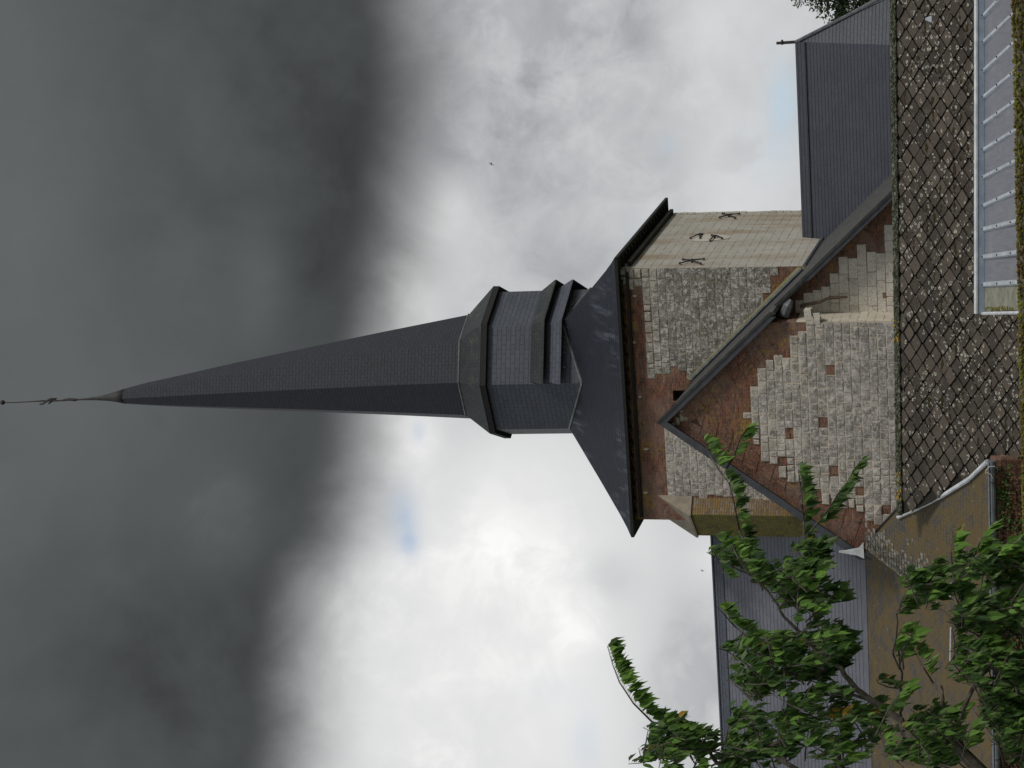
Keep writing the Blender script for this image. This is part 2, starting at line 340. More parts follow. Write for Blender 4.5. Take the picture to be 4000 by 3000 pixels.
def m_attr(name, cols, rough=.9, transl=0., bmp=0.):
    """three colours picked by the 'tint' attribute, per clump or leaf"""
    mt, t, b = new_mat(name); uv, ob = uvo(t)
    at = t.n('ShaderNodeAttribute'); at.attribute_name = 'tint'; sp = t.n('ShaderNodeSeparateColor'); t.L.new(at.outputs['Color'], sp.inputs[0])
    base = t.mix(sp.outputs[0], cols[0], cols[1]); base = t.mix(sp.outputs[1], base, cols[2])
    n = t.noise(ob, 40, 3)
    base = t.mix(t.math('MULTIPLY', n, .4), base, [x * .55 for x in cols[0]])
    if transl:
        g = t.n('ShaderNodeNewGeometry')
        base = t.mix(t.math('MULTIPLY', g.outputs['Backfacing'], .55), base, (.21, .27, .13))
    t.put(b.inputs['Base Color'], base); b.inputs['Roughness'].default_value = rough
    b.inputs['Specular IOR Level'].default_value = .3
    if bmp: bump(t, b, t.noise(ob, 60, 3), .01, bmp)
    if transl:
        tr = t.n('ShaderNodeBsdfTranslucent'); t.L.new(base, tr.inputs[0]); mx = t.n('ShaderNodeMixShader'); mx.inputs[0].default_value = transl
        o = [n_ for n_ in t.N if n_.type == 'OUTPUT_MATERIAL'][0]
        t.L.new(b.outputs[0], mx.inputs[1]); t.L.new(tr.outputs[0], mx.inputs[2]); t.L.new(mx.outputs[0], o.inputs[0])
    return mt
M['leaf'] = m_attr('green_leaf', ((.028, .074, .019), (.20, .38, .06), (.50, .28, .03)), .65, .34)
M['conifer'] = m_attr('conifer_needles', ((.015, .045, .022), (.04, .085, .045), (.05, .10, .05)), .7, .1)
M['ivy'] = m_attr('ivy_leaf', ((.075, .035, .018), (.20, .115, .065), (.06, .14, .025)), .7, .15)
M['moss'] = m_attr('moss_cushion', ((.095, .062, .016), (.165, .19, .028), (.28, .21, .10)), .95, 0, .8)
M['bark'] = m_plain('bark', (.055, .042, .034), (.10, .095, .075), .9, ns=25, bmp=.8)
M['polyc'] = None
def m_poly():
    mt, t, b = new_mat('translucent_roof_sheet'); uv, ob = uvo(t)
    n = t.noise(t.scalev(uv, (9, .6, 1)), 2, 5, .6); n2 = t.noise(ob, 2, 5)
    base = t.mix(t.rng(n, .35, .7), (.20, .207, .245), (.155, .16, .185)); base = t.mix(t.math('MULTIPLY', t.rng(n2, .55, .7), .5), base, (.25, .26, .24))
    t.put(b.inputs['Base Color'], base); b.inputs['Roughness'].default_value = .35
    bump(t, b, n, .01, .3)
    return mt
M['polyc'] = m_poly()
def m_ground():
    mt, t, b = new_mat('grass_ground'); uv, ob = uvo(t)
    n = t.noise(ob, .3, 8, .7); n2 = t.noise(ob, 6, 6, .7)
    base = t.mix(n, (.045, .07, .02), (.09, .10, .04)); base = t.mix(t.math('MULTIPLY', n2, .5), base, (.03, .04, .015))
    t.put(b.inputs['Base Color'], base); b.inputs['Roughness'].default_value = .95
    bump(t, b, n2, .1, 1); return mt
M['ground'] = m_ground()

# ------------------------------------------------------------------ mesh helpers
def build(name, vs, fs, mt, parent=None, smooth=False, tint=None, uvrot=0., bev=0.):
    me = bpy.data.meshes.new(name); me.from_pydata([tuple(v) for v in vs], [], [tuple(f) for f in fs]); me.validate()
    uvl = me.uv_layers.new(name='UVMap')
    up = Vector((0, 0, 1)); cr, sr = cos(uvrot), sin(uvrot)
    for p in me.polygons:
        n = p.normal
        ux = up.cross(n)
        ux = Vector((1, 0, 0)) if ux.length < .05 else ux.normalized()
        uy = n.cross(ux)
        for li in p.loop_indices:
            c = me.vertices[me.loops[li].vertex_index].co
            a, b_ = c.dot(ux), c.dot(uy)
            uvl.data[li].uv = (a * cr - b_ * sr, a * sr + b_ * cr)
        p.use_smooth = smooth
    if tint is not None and len(me.vertices) == len(tint):
        at = me.color_attributes.new('tint', 'FLOAT_COLOR', 'POINT')
        flat = []
        for c in tint: flat += [c[0], c[1], c[2], 1.0]
        at.data.foreach_set('color', flat)
    me.materials.append(mt)
    o = bpy.data.objects.new(name, me); COL.objects.link(o)
    if parent: o.parent = parent
    return o
def tag(o, label=None, cat=None, group=None, kind=None):
    for k, v in (('label', label), ('category', cat), ('group', group), ('kind', kind)):
        if v: o[k] = v
    return o
def empty(name, loc=(0, 0, 0), rz=0):
    o = bpy.data.objects.new(name, None); COL.objects.link(o); o.location = loc; o.rotation_euler = (0, 0, rz); o.empty_display_size = .3
    return o
class MB:
    def __init__(s): s.v = []; s.f = []; s.t = []
    def add(s, vs, fs, t=(0, 0, 0)):
        k = len(s.v); s.v += [Vector(x) for x in vs]; s.f += [tuple(i + k for i in f) for f in fs]; s.t += [t] * len(vs)
    def hexa(s, b4, t4, t=(0, 0, 0)):
        s.add(list(b4) + list(t4), [(3, 2, 1, 0), (4, 5, 6, 7), (0, 1, 5, 4), (1, 2, 6, 5), (2, 3, 7, 6), (3, 0, 4, 7)], t)
    def box(s, lo, hi, t=(0, 0, 0)):
        x0, y0, z0 = lo; x1, y1, z1 = hi
        s.hexa([(x0, y0, z0), (x1, y0, z0), (x1, y1, z0), (x0, y1, z0)], [(x0, y0, z1), (x1, y0, z1), (x1, y1, z1), (x0, y1, z1)], t)
    def slab(s, poly, thick, t=(0, 0, 0)):
        """polygon given counter-clockwise seen from outside, thickened inwards"""
        poly = [Vector(p) for p in poly]; n = Vector((0, 0, 0))
        for i in range(len(poly)):
            n += poly[i].cross(poly[(i + 1) % len(poly)])
        n.normalize(); k = len(poly)
        inn = [p - n * thick for p in poly]
        s.add(poly + inn, [tuple(range(k)), tuple(range(2 * k - 1, k - 1, -1))] + [(i, i + k, (i + 1) % k + k, (i + 1) % k) for i in range(k)], t)
    def tube(s, pts, rads, seg=8, t=(0, 0, 0), cap=True):
        pts = [Vector(p) for p in pts]; k0 = len(s.v); last = None
        for i, p in enumerate(pts):
            d = (pts[min(i + 1, len(pts) - 1)] - pts[max(i - 1, 0)]).normalized()
            a = d.cross(Vector((0, 0, 1))) if last is None else (last - d * last.dot(d))
            if a.length < .05: a = d.cross(Vector((1, 0, 0)))
            a.normalize(); last = a; b = d.cross(a)
            r = rads[i] if hasattr(rads, '__len__') else rads
            for j in range(seg):
                an = 2 * pi * j / seg; s.v.append(p + a * cos(an) * r + b * sin(an) * r); s.t.append(t)
        for i in range(len(pts) - 1):
            for j in range(seg):
                q = k0 + i * seg
                s.f.append((q + j, q + (j + 1) % seg, q + seg + (j + 1) % seg, q + seg + j))
        if cap:
            s.f.append(tuple(k0 + j for j in range(seg - 1, -1, -1))); s.f.append(tuple(k0 + (len(pts) - 1) * seg + j for j in range(seg)))
    def obj(s, name, mt, parent=None, **kw):
        return build(name, s.v, s.f, mt, parent, tint=s.t, **kw)

# ------------------------------------------------------------------ frames
A = radians(16.6)
def raydir(u, v): return RT * (u - 1500) + UPV * (2000 - v) + FW * F
def at(u, v, Y):
    d = raydir(u, v); return CAM + d * (Y / d.y)
o_ = at(1951, 2420, 68.0); ORG = Vector((o_.x, o_.y, 0))
EX = Vector((cos(A), -sin(A), 0)); EY = Vector((sin(A), cos(A), 0))
def tolocal(p):
    q = p - ORG; return Vector((q.dot(EX), q.dot(EY), p.z))
def toworld(p): return ORG + EX * p[0] + EY * p[1] + Vector((0, 0, p[2]))
camL = tolocal(CAM)
def L(u, v, ax, c):
    """point of the church-frame plane axis=c seen at upright pixel (u, v)"""
    d = raydir(u, v); dl = Vector((d.dot(EX), d.dot(EY), d.z)); t = (c - camL[ax]) / dl[ax]; return camL + dl * t
def Ln(nx, ny, ax, c): return L(3000 - ny, nx, ax, c)
def Lpl(nx, ny, p0, n):
    d = raydir(3000 - ny, nx); dl = Vector((d.dot(EX), d.dot(EY), d.z)); t = (p0 - camL).dot(n) / dl.dot(n); return camL + dl * t
def pix(p):
    """church-frame point -> photo pixel (native x, y)"""
    q = toworld(p) - CAM; k = F / q.dot(FW); return 2000 - q.dot(UPV) * k, 3000 - (1500 + q.dot(RT) * k)
def inpoly(pt, poly):
    x, y = pt; c = False; n = len(poly)
    for i in range(n):
        x1, y1 = poly[i]; x2, y2 = poly[i - 1]
        if (y1 > y) != (y2 > y) and x < (x2 - x1) * (y - y1) / (y2 - y1) + x1: c = not c
    return c
def c4p(lst): return [(2400 + x / 1.659, 1200 + y / 1.659) for x, y in lst]

# ------------------------------------------------------------------ ground
g = build('ground', [(-1500, -300, 0), (1500, -300, 0), (1500, 3000, 0), (-1500, 3000, 0)], [(0, 1, 2, 3)], M['ground']); tag(g, kind='structure')

# ================================================================== CHURCH
church = empty('church', ORG, -A)
tag(church, 'old village church of patched brick and chalk stone with a leaning slate spire', 'church')
X = 0; Yx = 1; Zx = 2
WID = -L(971, 2520, 1, 0.0).x
DEP = L(2169, 2700, 0, 0.0).y
OV = .42
ZE = L(1958, 2398, 1, -OV).z
CX, CY = -WID / 2, DEP / 2
print('W', WID, 'D', DEP, 'ZE', ZE, 'FL', pix((-WID - OV, -OV, ZE)), 'FR', pix((OV, -OV, ZE)), 'BR', pix((OV, DEP + OV, ZE)))
# ---- tower walls, with a real slot in the front
s0 = Ln(2630, 1567, 1, 0); s1 = Ln(2700, 1525, 1, 0)
sx0, sx1 = s0.x, s1.x; sz1, sz0 = s0.z, s1.z - .3
b = MB()
def quad(b, p): b.add(p, [(0, 1, 2, 3)])
for (xa, xb, za, zb) in ((-WID, sx0, 0, ZE), (sx1, 0, 0, ZE), (sx0, sx1, sz1, ZE), (sx0, sx1, 0, sz0)):
    quad(b, [(xa, 0, za), (xb, 0, za), (xb, 0, zb), (xa, 0, zb)])
r = .45
quad(b, [(sx0, 0, sz0), (sx0, 0, sz1), (sx0, r, sz1), (sx0, r, sz0)]); quad(b, [(sx1, 0, sz1), (sx1, 0, sz0), (sx1, r, sz0), (sx1, r, sz1)])
quad(b, [(sx0, 0, sz1), (sx1, 0, sz1), (sx1, r, sz1), (sx0, r, sz1)]); quad(b, [(sx0, r, sz0), (sx1, r, sz0), (sx1, 0, sz0), (sx0, 0, sz0)])
quad(b, [(-WID, DEP, 0), (-WID, 0, 0), (-WID, 0, ZE), (-WID, DEP, ZE)]); quad(b, [(0, DEP, 0), (-WID, DEP, 0), (-WID, DEP, ZE), (0, DEP, ZE)])
tower = b.obj('tower_wall', M['brick'], church)
b = MB(); b.box((sx0 + .002, r - .02, sz0), (sx1 - .002, r + .05, sz1)); b.obj('slot_dark_back', M['dark'], tower)  # dark back plate stands in for the shade inside the slot
b = MB(); quad(b, [(0, 0, 0), (0, DEP, 0), (0, DEP, ZE), (0, 0, ZE)])
right = b.obj('side_wall', M['ashlar'], church); right['label'] = 'pale ashlar side wall with rust stains'
# ragged far edge of the pale wall
b = MB(); z = 6.0
while z < ZE - .3:
    h = .245; k = random.uniform(.0, .035); b.box((-.05, DEP - .3, z + .012), (k * .4 + .004, DEP + k, z + h - .012), (random.random(), 0, 1)); z += h
b.obj('quoin', M['stone_dark'], right)

# ---- stone facing blocks
def stones(test, c, x0, x1, z0, z1, prot=(.015, .05), hole=.0, ch=.242,  mat='stone', parent=None, name='stone_facing', warmf=None, axis='y', sw=(.17, .38), gap=.014, bevel=.018, mortp=.014):
    b = MB(); z = z0; n = 0
    def P(x, d, z): return (x, c - d, z) if axis == 'y' else (c + d, x, z)
    while z < z1:
        h = ch * random.uniform(.92, 1.08); x = x0; wd = random.uniform(*sw) * random.uniform(.4, 1)
        while x < x1:
            if x + wd > x1 - .12: wd = x1 - x
            cxx, cz = x + wd / 2, z + h / 2
            ok = test(P(cxx, 0, cz))
            if ok and random.random() > hole:
                t = random.random() ** .9; wm = warmf(P(cxx, 0, cz)) if warmf else 0
                wm = min(1, max(0, wm))
                if mortp > 0 and wm < .5 + random.random() * .3:
                    b.hexa([P(x, 0, z), P(x + wd, 0, z), P(x + wd, 0, z + h), P(x, 0, z + h)], [P(x, mortp, z), P(x + wd, mortp, z), P(x + wd, mortp, z + h), P(x, mortp, z + h)], (0, 1, 0))
                g_ = gap * random.uniform(.5, 1.6) * (.75 + .6 * wm); pr = prot[0] + (random.uniform(*prot) - prot[0]) * (.3 + 1.1 * wm)
                j = lambda: random.uniform(-.006, .006)
                jb = bevel * random.uniform(.5, 1.5) * (.22 + wm)
                lo = [(x + g_, z + g_), (x + wd - g_, z + g_), (x + wd - g_, z + h - g_), (x + g_, z + h - g_)]
                hi = [(x + g_ + jb, z + g_ + jb), (x + wd - g_ - jb, z + g_ + jb), (x + wd - g_ - jb, z + h - g_ - jb), (x + g_ + jb, z + h - g_ - jb)]
                base = [P(q[0] + j(), mortp * .5, q[1] + j()) for q in lo]
                top = [P(q[0] + j(), pr + random.uniform(-.012, .012) * (.35 + wm), q[1] + j()) for q in hi]
                cen = P(cxx + random.uniform(-.05, .05) * wd / .3, pr + random.uniform(-.004, .022) * (.4 + wm), cz)
                k = len(b.v)
                dk_ = 0
                b.add(base + top + [cen], [(0, 1, 5, 4), (1, 2, 6, 5), (2, 3, 7, 6), (3, 0, 4, 7), (4, 5, 8), (5, 6, 8), (6, 7, 8), (7, 4, 8)] if axis == 'y' else [(4, 5, 1, 0), (5, 6, 2, 1), (6, 7, 3, 2), (7, 4, 0, 3), (8, 5, 4), (8, 6, 5), (8, 7, 6), (8, 4, 7)], (t, 0, wm)); n += 1
            x += wd; wd = random.uniform(*sw)
        z += h
    o = b.obj(name, M[mat], parent or church)
    return o
TR = [(2408, 1030), (2408, 1095), (2440, 1100), (2440, 1118), (2475, 1118), (2475, 1105), (2515, 1112), (2523, 1200), (2530, 1475), (2560, 1475), (2562, 1455), (2592, 1455), (2592, 1474), (2624, 1476), (2630, 1446), (2690, 1446), (2700, 1490), (2760, 1490), (2985, 1235), (2985, 1150), (3025, 1130), (3025, 1075), (3055, 1075), (3055, 1030)]
TL = c4p([(345, 765), (350, 1235), (430, 1235), (480, 1215), (850, 1250), (960, 1345), (1215, 1365), (780, 1060), (600, 930), (450, 820)])
def wedge(p):      # paler near the top edge of the facing
    nx, ny = pix(p); return .9 * max(0, 1 - (nx - 2520) / 90) * random.uniform(.5, 1.2)
stones(lambda p: inpoly(pix(p), TR), 0.0, -5, .0, 7, ZE, mat='stone_dark', warmf=wedge, parent=tower, mortp=.006, prot=(.012, .04), name='right_stone_facing')
stones(lambda p: inpoly(pix(p), TL), 0.0, -WID, -3, 7, ZE, mat='stone', parent=tower, mortp=.006, prot=(.012, .035), name='left_stone_facing', warmf=lambda p: random.random() * .3)
# a few mortar patches in the brick band
for nx, ny in ((2488, 1165), (2490, 1335), (2498, 1545), (2512, 1755), (2522, 1922)):
    p = Ln(nx, ny, 1, 0); b = MB()
    for k in range(1):
        x = p.x + random.uniform(-.08, .08); z = p.z + random.uniform(-.12, .12); w1, h1 = random.uniform(.03, .05), random.uniform(.04, .09)
        b.add([(x - w1, -.004, z - h1 * .3), (x + w1 * .4, -.006, z - h1), (x + w1, -.005, z + h1 * .2), (x + w1 * .1, -.02, z + h1), (x - w1 * .7, -.006, z + h1 * .7)], [(0, 1, 2, 3, 4)])
    b.obj('mortar_patch', M['plaster'], tower)

# ---- iron anchors on the side wall
def bar(b, p, q, rr): b.tube([p, q], rr, 6)
def anchor(nx, ny, arms, name='wall_anchor'):
    c = Ln(nx, ny, 0, 0.0); b = MB()
    for (dx0, dy0, dx1, dy1) in arms:
        p = Ln(nx + dx0, ny + dy0, 0, 0.0); q = Ln(nx + dx1, ny + dy1, 0, 0.0); p.x = q.x = .05
        b.tube([p, (p + q) / 2 + Vector((.03, 0, 0)), q], [.020, .024, .020], 6)
        for e in (p, q): b.box(e - Vector((.03, .04, .025)), e + Vector((.02, .04, .025)))
    bar(b, Vector((0, c.y, c.z)), Vector((.12, c.y, c.z)), .035)
    return b.obj(name, M['iron'], church)
anchor(2848, 848, ((-36, 6, 40, -8), (-25, -9, 24, 8)))
anchor(2704, 1026, ((-48, 8, 46, -9), (-36, -8, 34, 9)))
anchor(2734, 925, ((-36, 10, 10, -6), (0, -5, 1, 10)))
anchor(2792, 932, ((-12, -8, 28, 3), (-18, 12, 0, -4)))
c = Ln(2738, 930, 0, 0.0); b = MB(); ring = []
for k in range(24):
    an = 2 * pi * k / 24; rr = 1 + .1 * sin(3 * an); ring.append((.012, c.y + cos(an) * 1.15 * rr * .45, c.z - .25 + sin(an) * .62 * rr))
b.add(ring + [(.03, c.y, c.z)], [(i, (i + 1) % 24, 24) for i in range(24)]); b.obj('plaster_patch', M['plaster'], right)

# ---- diagonal buttress on the left corner
s2 = sqrt(.5)
ax_out = Vector((-s2, -s2, 0)); ax_r = Vector((s2, -s2, 0))          # outwards; across, to the right
cor = Vector((-WID, 0, 0)); prj = .05; ra, rb_ = -.98, .52
zt = L(1047, 2587, 1, 0).z; zb_ = L(996, 2697, 1, -.42).z
def bp(o, r_, z): return cor + ax_out * o + ax_r * r_ + Vector((0, 0, z))
b = MB(); b.hexa([bp(-1.2, ra, 0), bp(-.9, rb_, 0), bp(prj, rb_, 0), bp(prj, ra, 0)][::-1], [bp(-1.2, ra, zb_), bp(-.9, rb_, zb_), bp(prj, rb_, zb_), bp(prj, ra, zb_)][::-1])
butt = b.obj('buttress', M['butt_side'], church); butt['label'] = 'brick buttress covered in orange and green lichen'
b = MB(); b.slab([bp(prj + .012, ra - .01, 0), bp(prj + .012, rb_ + .01, 0), bp(prj + .012, rb_ + .01, zb_ - .02), bp(prj + .012, ra - .01, zb_ - .02)], .02); b.obj('mossy_face', M['butt_moss'], butt)
b = MB(); e = .05
sl0 = (zt - zb_) / (prj + .52)
b.hexa([bp(-.9, ra - e, zb_), bp(-.9, rb_ + e, zb_), bp(prj + .07, rb_ + e, zb_ - .01), bp(prj + .07, ra - e, zb_ - .01)][::-1], [bp(-.9, ra - e, zt + .4 * sl0), bp(-.9, rb_ + e, zt + .4 * sl0), bp(prj + .07, rb_ + e, zb_ + .05), bp(prj + .07, ra - e, zb_ + .05)][::-1])
b.obj('buttress_cap', M['sandstone'], butt)

# ---- tower roof : bell-cast pyramid
RD = 2.42                                                            # drum radius (vertex)
def vert(i, R_, z, ox=0, oy=0): an = radians(45 * i - 90); return Vector((CX + ox + R_ * cos(an), CY + oy + R_ * sin(an), z))
zm = Ln(2270, 1505, 1, CY - RD).z
hx = Ln(2195, 1249, 0, CX + RD * s2); zh = hx.z
half_x, half_y = WID / 2 + OV, DEP / 2 + OV
ZS = ZE - .02
rise = (zm - ZS) / (half_y - RD)
print('zm', zm, 'zh', zh, 'zh by plane', ZS + rise * (half_y - RD * s2), 'rise', rise)
prof = [(1.0, 0.0), (.95, .040), (.88, .105), (.7, .285), (.45, .54), (.25, .75)]
zin = ZS + rise * half_y
def ring4(s_, z): return [Vector((CX + sx * half_x * s_, CY + sy * half_y * s_, z)) for sx, sy in ((-1, -1), (1, -1), (1, 1), (-1, 1))]
vs, fs = [], []
for s_, t_ in prof: vs += ring4(s_, ZS + (zin - ZS) * t_)
for i in range(len(prof) - 1):
    for j in range(4): fs.append((i * 4 + j, i * 4 + (j + 1) % 4, i * 4 + 4 + (j + 1) % 4, i * 4 + 4 + j))
k = len(vs); vs += [v - Vector((0, 0, .09)) for v in ring4(1, ZS)] ; fs += [(k + j, k + (j + 1) % 4, (j + 1) % 4, j) for j in range(4)]
# sagging eaves
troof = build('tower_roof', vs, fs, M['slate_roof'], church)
b = MB(); o4 = ring4(1, ZS - .09); i4 = [Vector((CX + sx * (WID / 2 - .02), CY + sy * (DEP / 2 - .02), ZS - .09)) for sx, sy in ((-1, -1), (1, -1), (1, 1), (-1, 1))]
b.add([v * 1 for v in o4] + i4, [(j, j + 4, (j + 1) % 4 + 4, (j + 1) % 4) for j in range(4)]); b.obj('soffit', M['soffit'], troof)
b = MB()
ov = ring4(1.004, ZS - .10); 
for j in range(4):
    p, q = ov[j], ov[(j + 1) % 4]; d = (q - p).normalized(); nrm = Vector((d.y, -d.x, 0))
    b.hexa([p, q, q - nrm * .05, p - nrm * .05], [x + Vector((0, 0, .09)) for x in (p, q, q - nrm * .05, p - nrm * .05)])
b.obj('fascia', M['dark'], troof)
# rafter feet under the eave
x = -WID + .2
while x < -.1:
    b = MB(); b.box((x, -OV + .1, ZS - .15), (x + .11, .0, ZS - .09)); b.obj('rafter_foot', M['soffit'], troof); x += .46
y = .2
while y < DEP - .1:
    b = MB(); b.box((0, y, ZS - .16), (OV - .1, y + .11, ZS - .09)); b.obj('rafter_foot', M['soffit'], troof); y += .46
b = MB(); b.box((.0, .25, ZS - .36), (.16, DEP - .1, ZS - .25)); b.box((-WID + .1, -.12, ZS - .33), (-.1, -.003, ZS - .25)); b.obj('wall_plate', M['soffit'], troof)

# ---- octagonal drum
lean_x = lambda nx, uc: Ln(nx, 3000 - uc, 1, CY)
z_dtop = Ln(1893, 1400, 1, CY - RD).z
def prism(i0, i1, R0, R1, z0, z1, c0=(0, 0), c1=(0, 0)):
    vs = [vert(i, R0, z0, *c0) for i in range(i0, i1 + 1)] + [vert(i, R1, z1, *c1) for i in range(i0, i1 + 1)]
    n = i1 - i0 + 1
    return vs, [(i, i + 1, i + 1 + n, i + n) for i in range(n - 1)]
drum_c = Ln(1893, 1430, 1, CY).x - CX
vs, fs = prism(0, 8, RD, RD, ZS + .8, z_dtop + .2, (0, 0), (drum_c * .5, 0)); drum = build('belfry_drum', vs, fs, M['slate_drum'], church)
# seam between drum and roof
b = MB(); pts_ = []
for i in range(9):
    for f_ in (0, .25, .5, .75):
        if i == 8 and f_ > 0: break
        p = vert(i, RD + .01, 0).lerp(vert(i + 1, RD + .01, 0), f_)
        dd = min(half_y - abs(p.y - CY), (half_x - abs(p.x - CX)) * half_y / half_x)
        s_ = 1 - dd / half_y
        # height of the roof profile there
        for (sa, ta), (sb_, tb) in zip(prof, prof[1:]):
            if sb_ <= s_ <= sa: t_ = ta + (tb - ta) * (sa - s_) / (sa - sb_); break
        p.z = ZS + (zin - ZS) * t_ + .02; pts_.append(p)
b.tube(pts_, .045, 5); b.obj('lead_seam', M['seam'], drum)
# louvres: two tiers over the front face and the faces to its right
def louvre(nx_in, nx_out, Rin, Rout, name, mt, i0=-.0, i1=5):
    zi = Ln(nx_in, 1400, 1, CY - RD * .93).z; zo = Ln(nx_out, 1400, 1, CY - Rout * .93).z
    b = MB(); ids = [i0] + [i for i in range(1, i1 + 1)]
    ids = list(range(0, i1 + 1))
    P = lambda i, R_, z: vert(i, R_, z, drum_c * .3, 0)
    st = P(0, Rin, zi).lerp(P(1, Rin, zi), .045), P(0, Rout, zo).lerp(P(1, Rout, zo), .045)
    I = [st[0]] + [P(i, Rin, zi) for i in ids[1:]]; O_ = [st[1]] + [P(i, Rout, zo) for i in ids[1:]]
    th = Vector((0, 0, .05))
    n = len(I); vs = I + O_ + [q - th for q in O_] + [q - th * 3 for q in I]
    fs = []
    for k in range(n - 1):
        fs += [(n + k, n + k + 1, k + 1, k), (2 * n + k, 2 * n + k + 1, n + k + 1, n + k), (3 * n + k, 3 * n + k + 1, 2 * n + k + 1, 2 * n + k)]
    fs += [(0, 3 * n, 2 * n, n), (n - 1, 2 * n - 1, 3 * n - 1, 4 * n - 1)]
    return build(name, vs, fs, mt, drum), zi, zo
l1, zi1, zo1 = louvre(2068, 2112, RD + .01, RD + .36, 'louvre', M['slate_green'])
l2, zi2, zo2 = louvre(2124, 2180, RD + .02, RD + .36, 'louvre', M['slate_drum'])
zlow = Ln(2206, 1400, 1, CY - RD).z
vs, fs = [], []
P0 = lambda i, z, R_: vert(i, R_, z, drum_c * .3, 0)
Ra = RD + .006
for (za, zb2) in ((zo1 - .0, zi2 + .02), (zlow, zo2 + .02)):
    n0 = len(vs); st = [P0(0, 0, Ra).lerp(P0(1, 0, Ra), .05)] + [P0(i, 0, Ra) for i in range(1, 6)]
    lo, hi = min(za, zb2), max(za, zb2)
    for q in st: vs.append(Vector((q.x, q.y, lo)))
    for q in st: vs.append(Vector((q.x, q.y, hi)))
    for k in range(5): fs.append((n0 + k, n0 + k + 1, n0 + 7 + k, n0 + 6 + k))
build('louvre_gap_shade', vs, fs, M['dark'], drum)  # dark sheet on the drum wall, painting the shade below each tier
for i in range(0, 4):
    for f_ in (.3, .55, .8):
        b = MB(); p = P0(i, 0, Ra + .02).lerp(P0(i + 1, 0, Ra + .02), f_); b.box((p.x - .03, p.y - .06, zlow + .01), (p.x + .03, p.y + .02, zo2 - .06)); b.obj('louvre_bracket', M['lead'], drum)
# ---- skirt
RO = 2.60; RB = 1.78
z_so = Ln(1871, 1400, 1, CY - RO * .93).z
z_sb = Ln(1790, 1415, 1, CY - RB * .93).z
sk_x = L(1582, 1900, 1, CY).x - CX
sp_x = L(1566, 1815, 1, CY).x - CX
vs, fs = prism(0, 8, RO, RB, z_so, z_sb, (sk_x, 0), (sp_x, 0)); skirt = build('spire_skirt', vs, fs, M['slate_green'], church)
zf = Ln(1893, 1400, 1, CY - RO * .93).z
vs, fs = prism(0, 8, RO - .01, RO - .01, zf, z_so, (sk_x, 0), (sk_x, 0))
n = len(vs); v2, f2 = prism(0, 8, RD - .1, RO - .01, zf + .01, zf, (sk_x * .5, 0), (sk_x, 0)); vs += v2; fs += [tuple(i + n for i in f) for f in f2]
build('skirt_fascia', vs, fs, M['dark'], skirt)
b = MB(); b.tube([vert(i, RB + .01, z_sb + .01, sp_x, 0) for i in range(9)], .03, 5); b.obj('lead_seam', M['seam'], skirt)
# ---- spire
samples = [(1815, 1566, 407), (1500, 1540, 330), (1200, 1515, 254), (904, 1490, 179), (700, 1471, 124), (579, 1461, 91), (488, 1452, 60)]
zs_, cs_, rs_ = [], [], []
Hax = DEP / 2
for v_, u_, w_ in samples:
    p = L(u_, v_, 1, CY); zs_.append(p.z); cs_.append(p.x - CX)
    dist = (toworld(p) - CAM).dot(FW); rs_.append(w_ / F * dist / 2 / .985)
zs_[0] = z_sb; cs_[0] = sp_x; rs_[0] = RB
vs, fs = [], []
for z, c_, r_ in zip(zs_, cs_, rs_): vs += [vert(i, r_, z, c_, 0) for i in range(8)]
for k in range(len(zs_) - 1):
    for i in range(8): fs.append((k * 8 + i, k * 8 + (i + 1) % 8, k * 8 + 8 + (i + 1) % 8, k * 8 + 8 + i))
spire = build('spire', vs, fs, M['slate_spire'], church)
def sp(u_, v_): return L(u_, v_, 1, CY)
cp = [(1452, 490, 31.5), (1450, 455, 22), (1447, 420, 14), (1444, 385, 8.5), (1443, 372, 8)]
ptsc = [sp(u_, v_) for u_, v_, _ in cp]; b = MB(); b.tube(ptsc, [x[2] / 118 for x in cp], 14); b.obj('spire_cap', M['cap'], spire, smooth=True)
b = MB(); fin = [(1443, 374, 7), (1442, 355, 6), (1440, 330, 4), (1439, 305, 3.2), (1438, 292, 6.5), (1440, 270, 6), (1437, 250, 4.5), (1435, 236, 3), (1435, 215, 4), (1434, 165, 3.6), (1431, 120, 2.4), (1428, 60, 2.2), (1427, 18, 2.2)]
b.tube([sp(u_, v_) for u_, v_, _ in fin], [x[2] / 116 for x in fin], 8)
finial = b.obj('finial_rod', M['iron'], spire)
b = MB()
for pl in ([(1421, 155), (1423, 168), (1433, 182), (1441, 195), (1443, 208), (1443, 213)],):
    b.tube([sp(*q) for q in pl], [.03, .035, .045, .045, .03, .02], 6)
b.tube([sp(1434, 205) + Vector((0, -.3, 0)), sp(1434, 205) + Vector((0, .3, 0))], .03, 6); b.obj('cross_arm', M['iron'], finial)
def ball(c_, r_, n=12, m_=8):
    vs, fs = [], []
    for i in range(m_ + 1):
        th = pi * i / m_
        for j in range(n): vs.append(c_ + Vector((sin(th) * cos(2 * pi * j / n), sin(th) * sin(2 * pi * j / n), cos(th))) * r_)
    for i in range(m_):
        for j in range(n): fs.append((i * n + j, i * n + n + j, i * n + n + (j + 1) % n, i * n + (j + 1) % n))
    return vs, fs
vs, fs = ball(sp(1428, 10), .088); build('ball', vs, fs, M['iron'], finial, smooth=True)

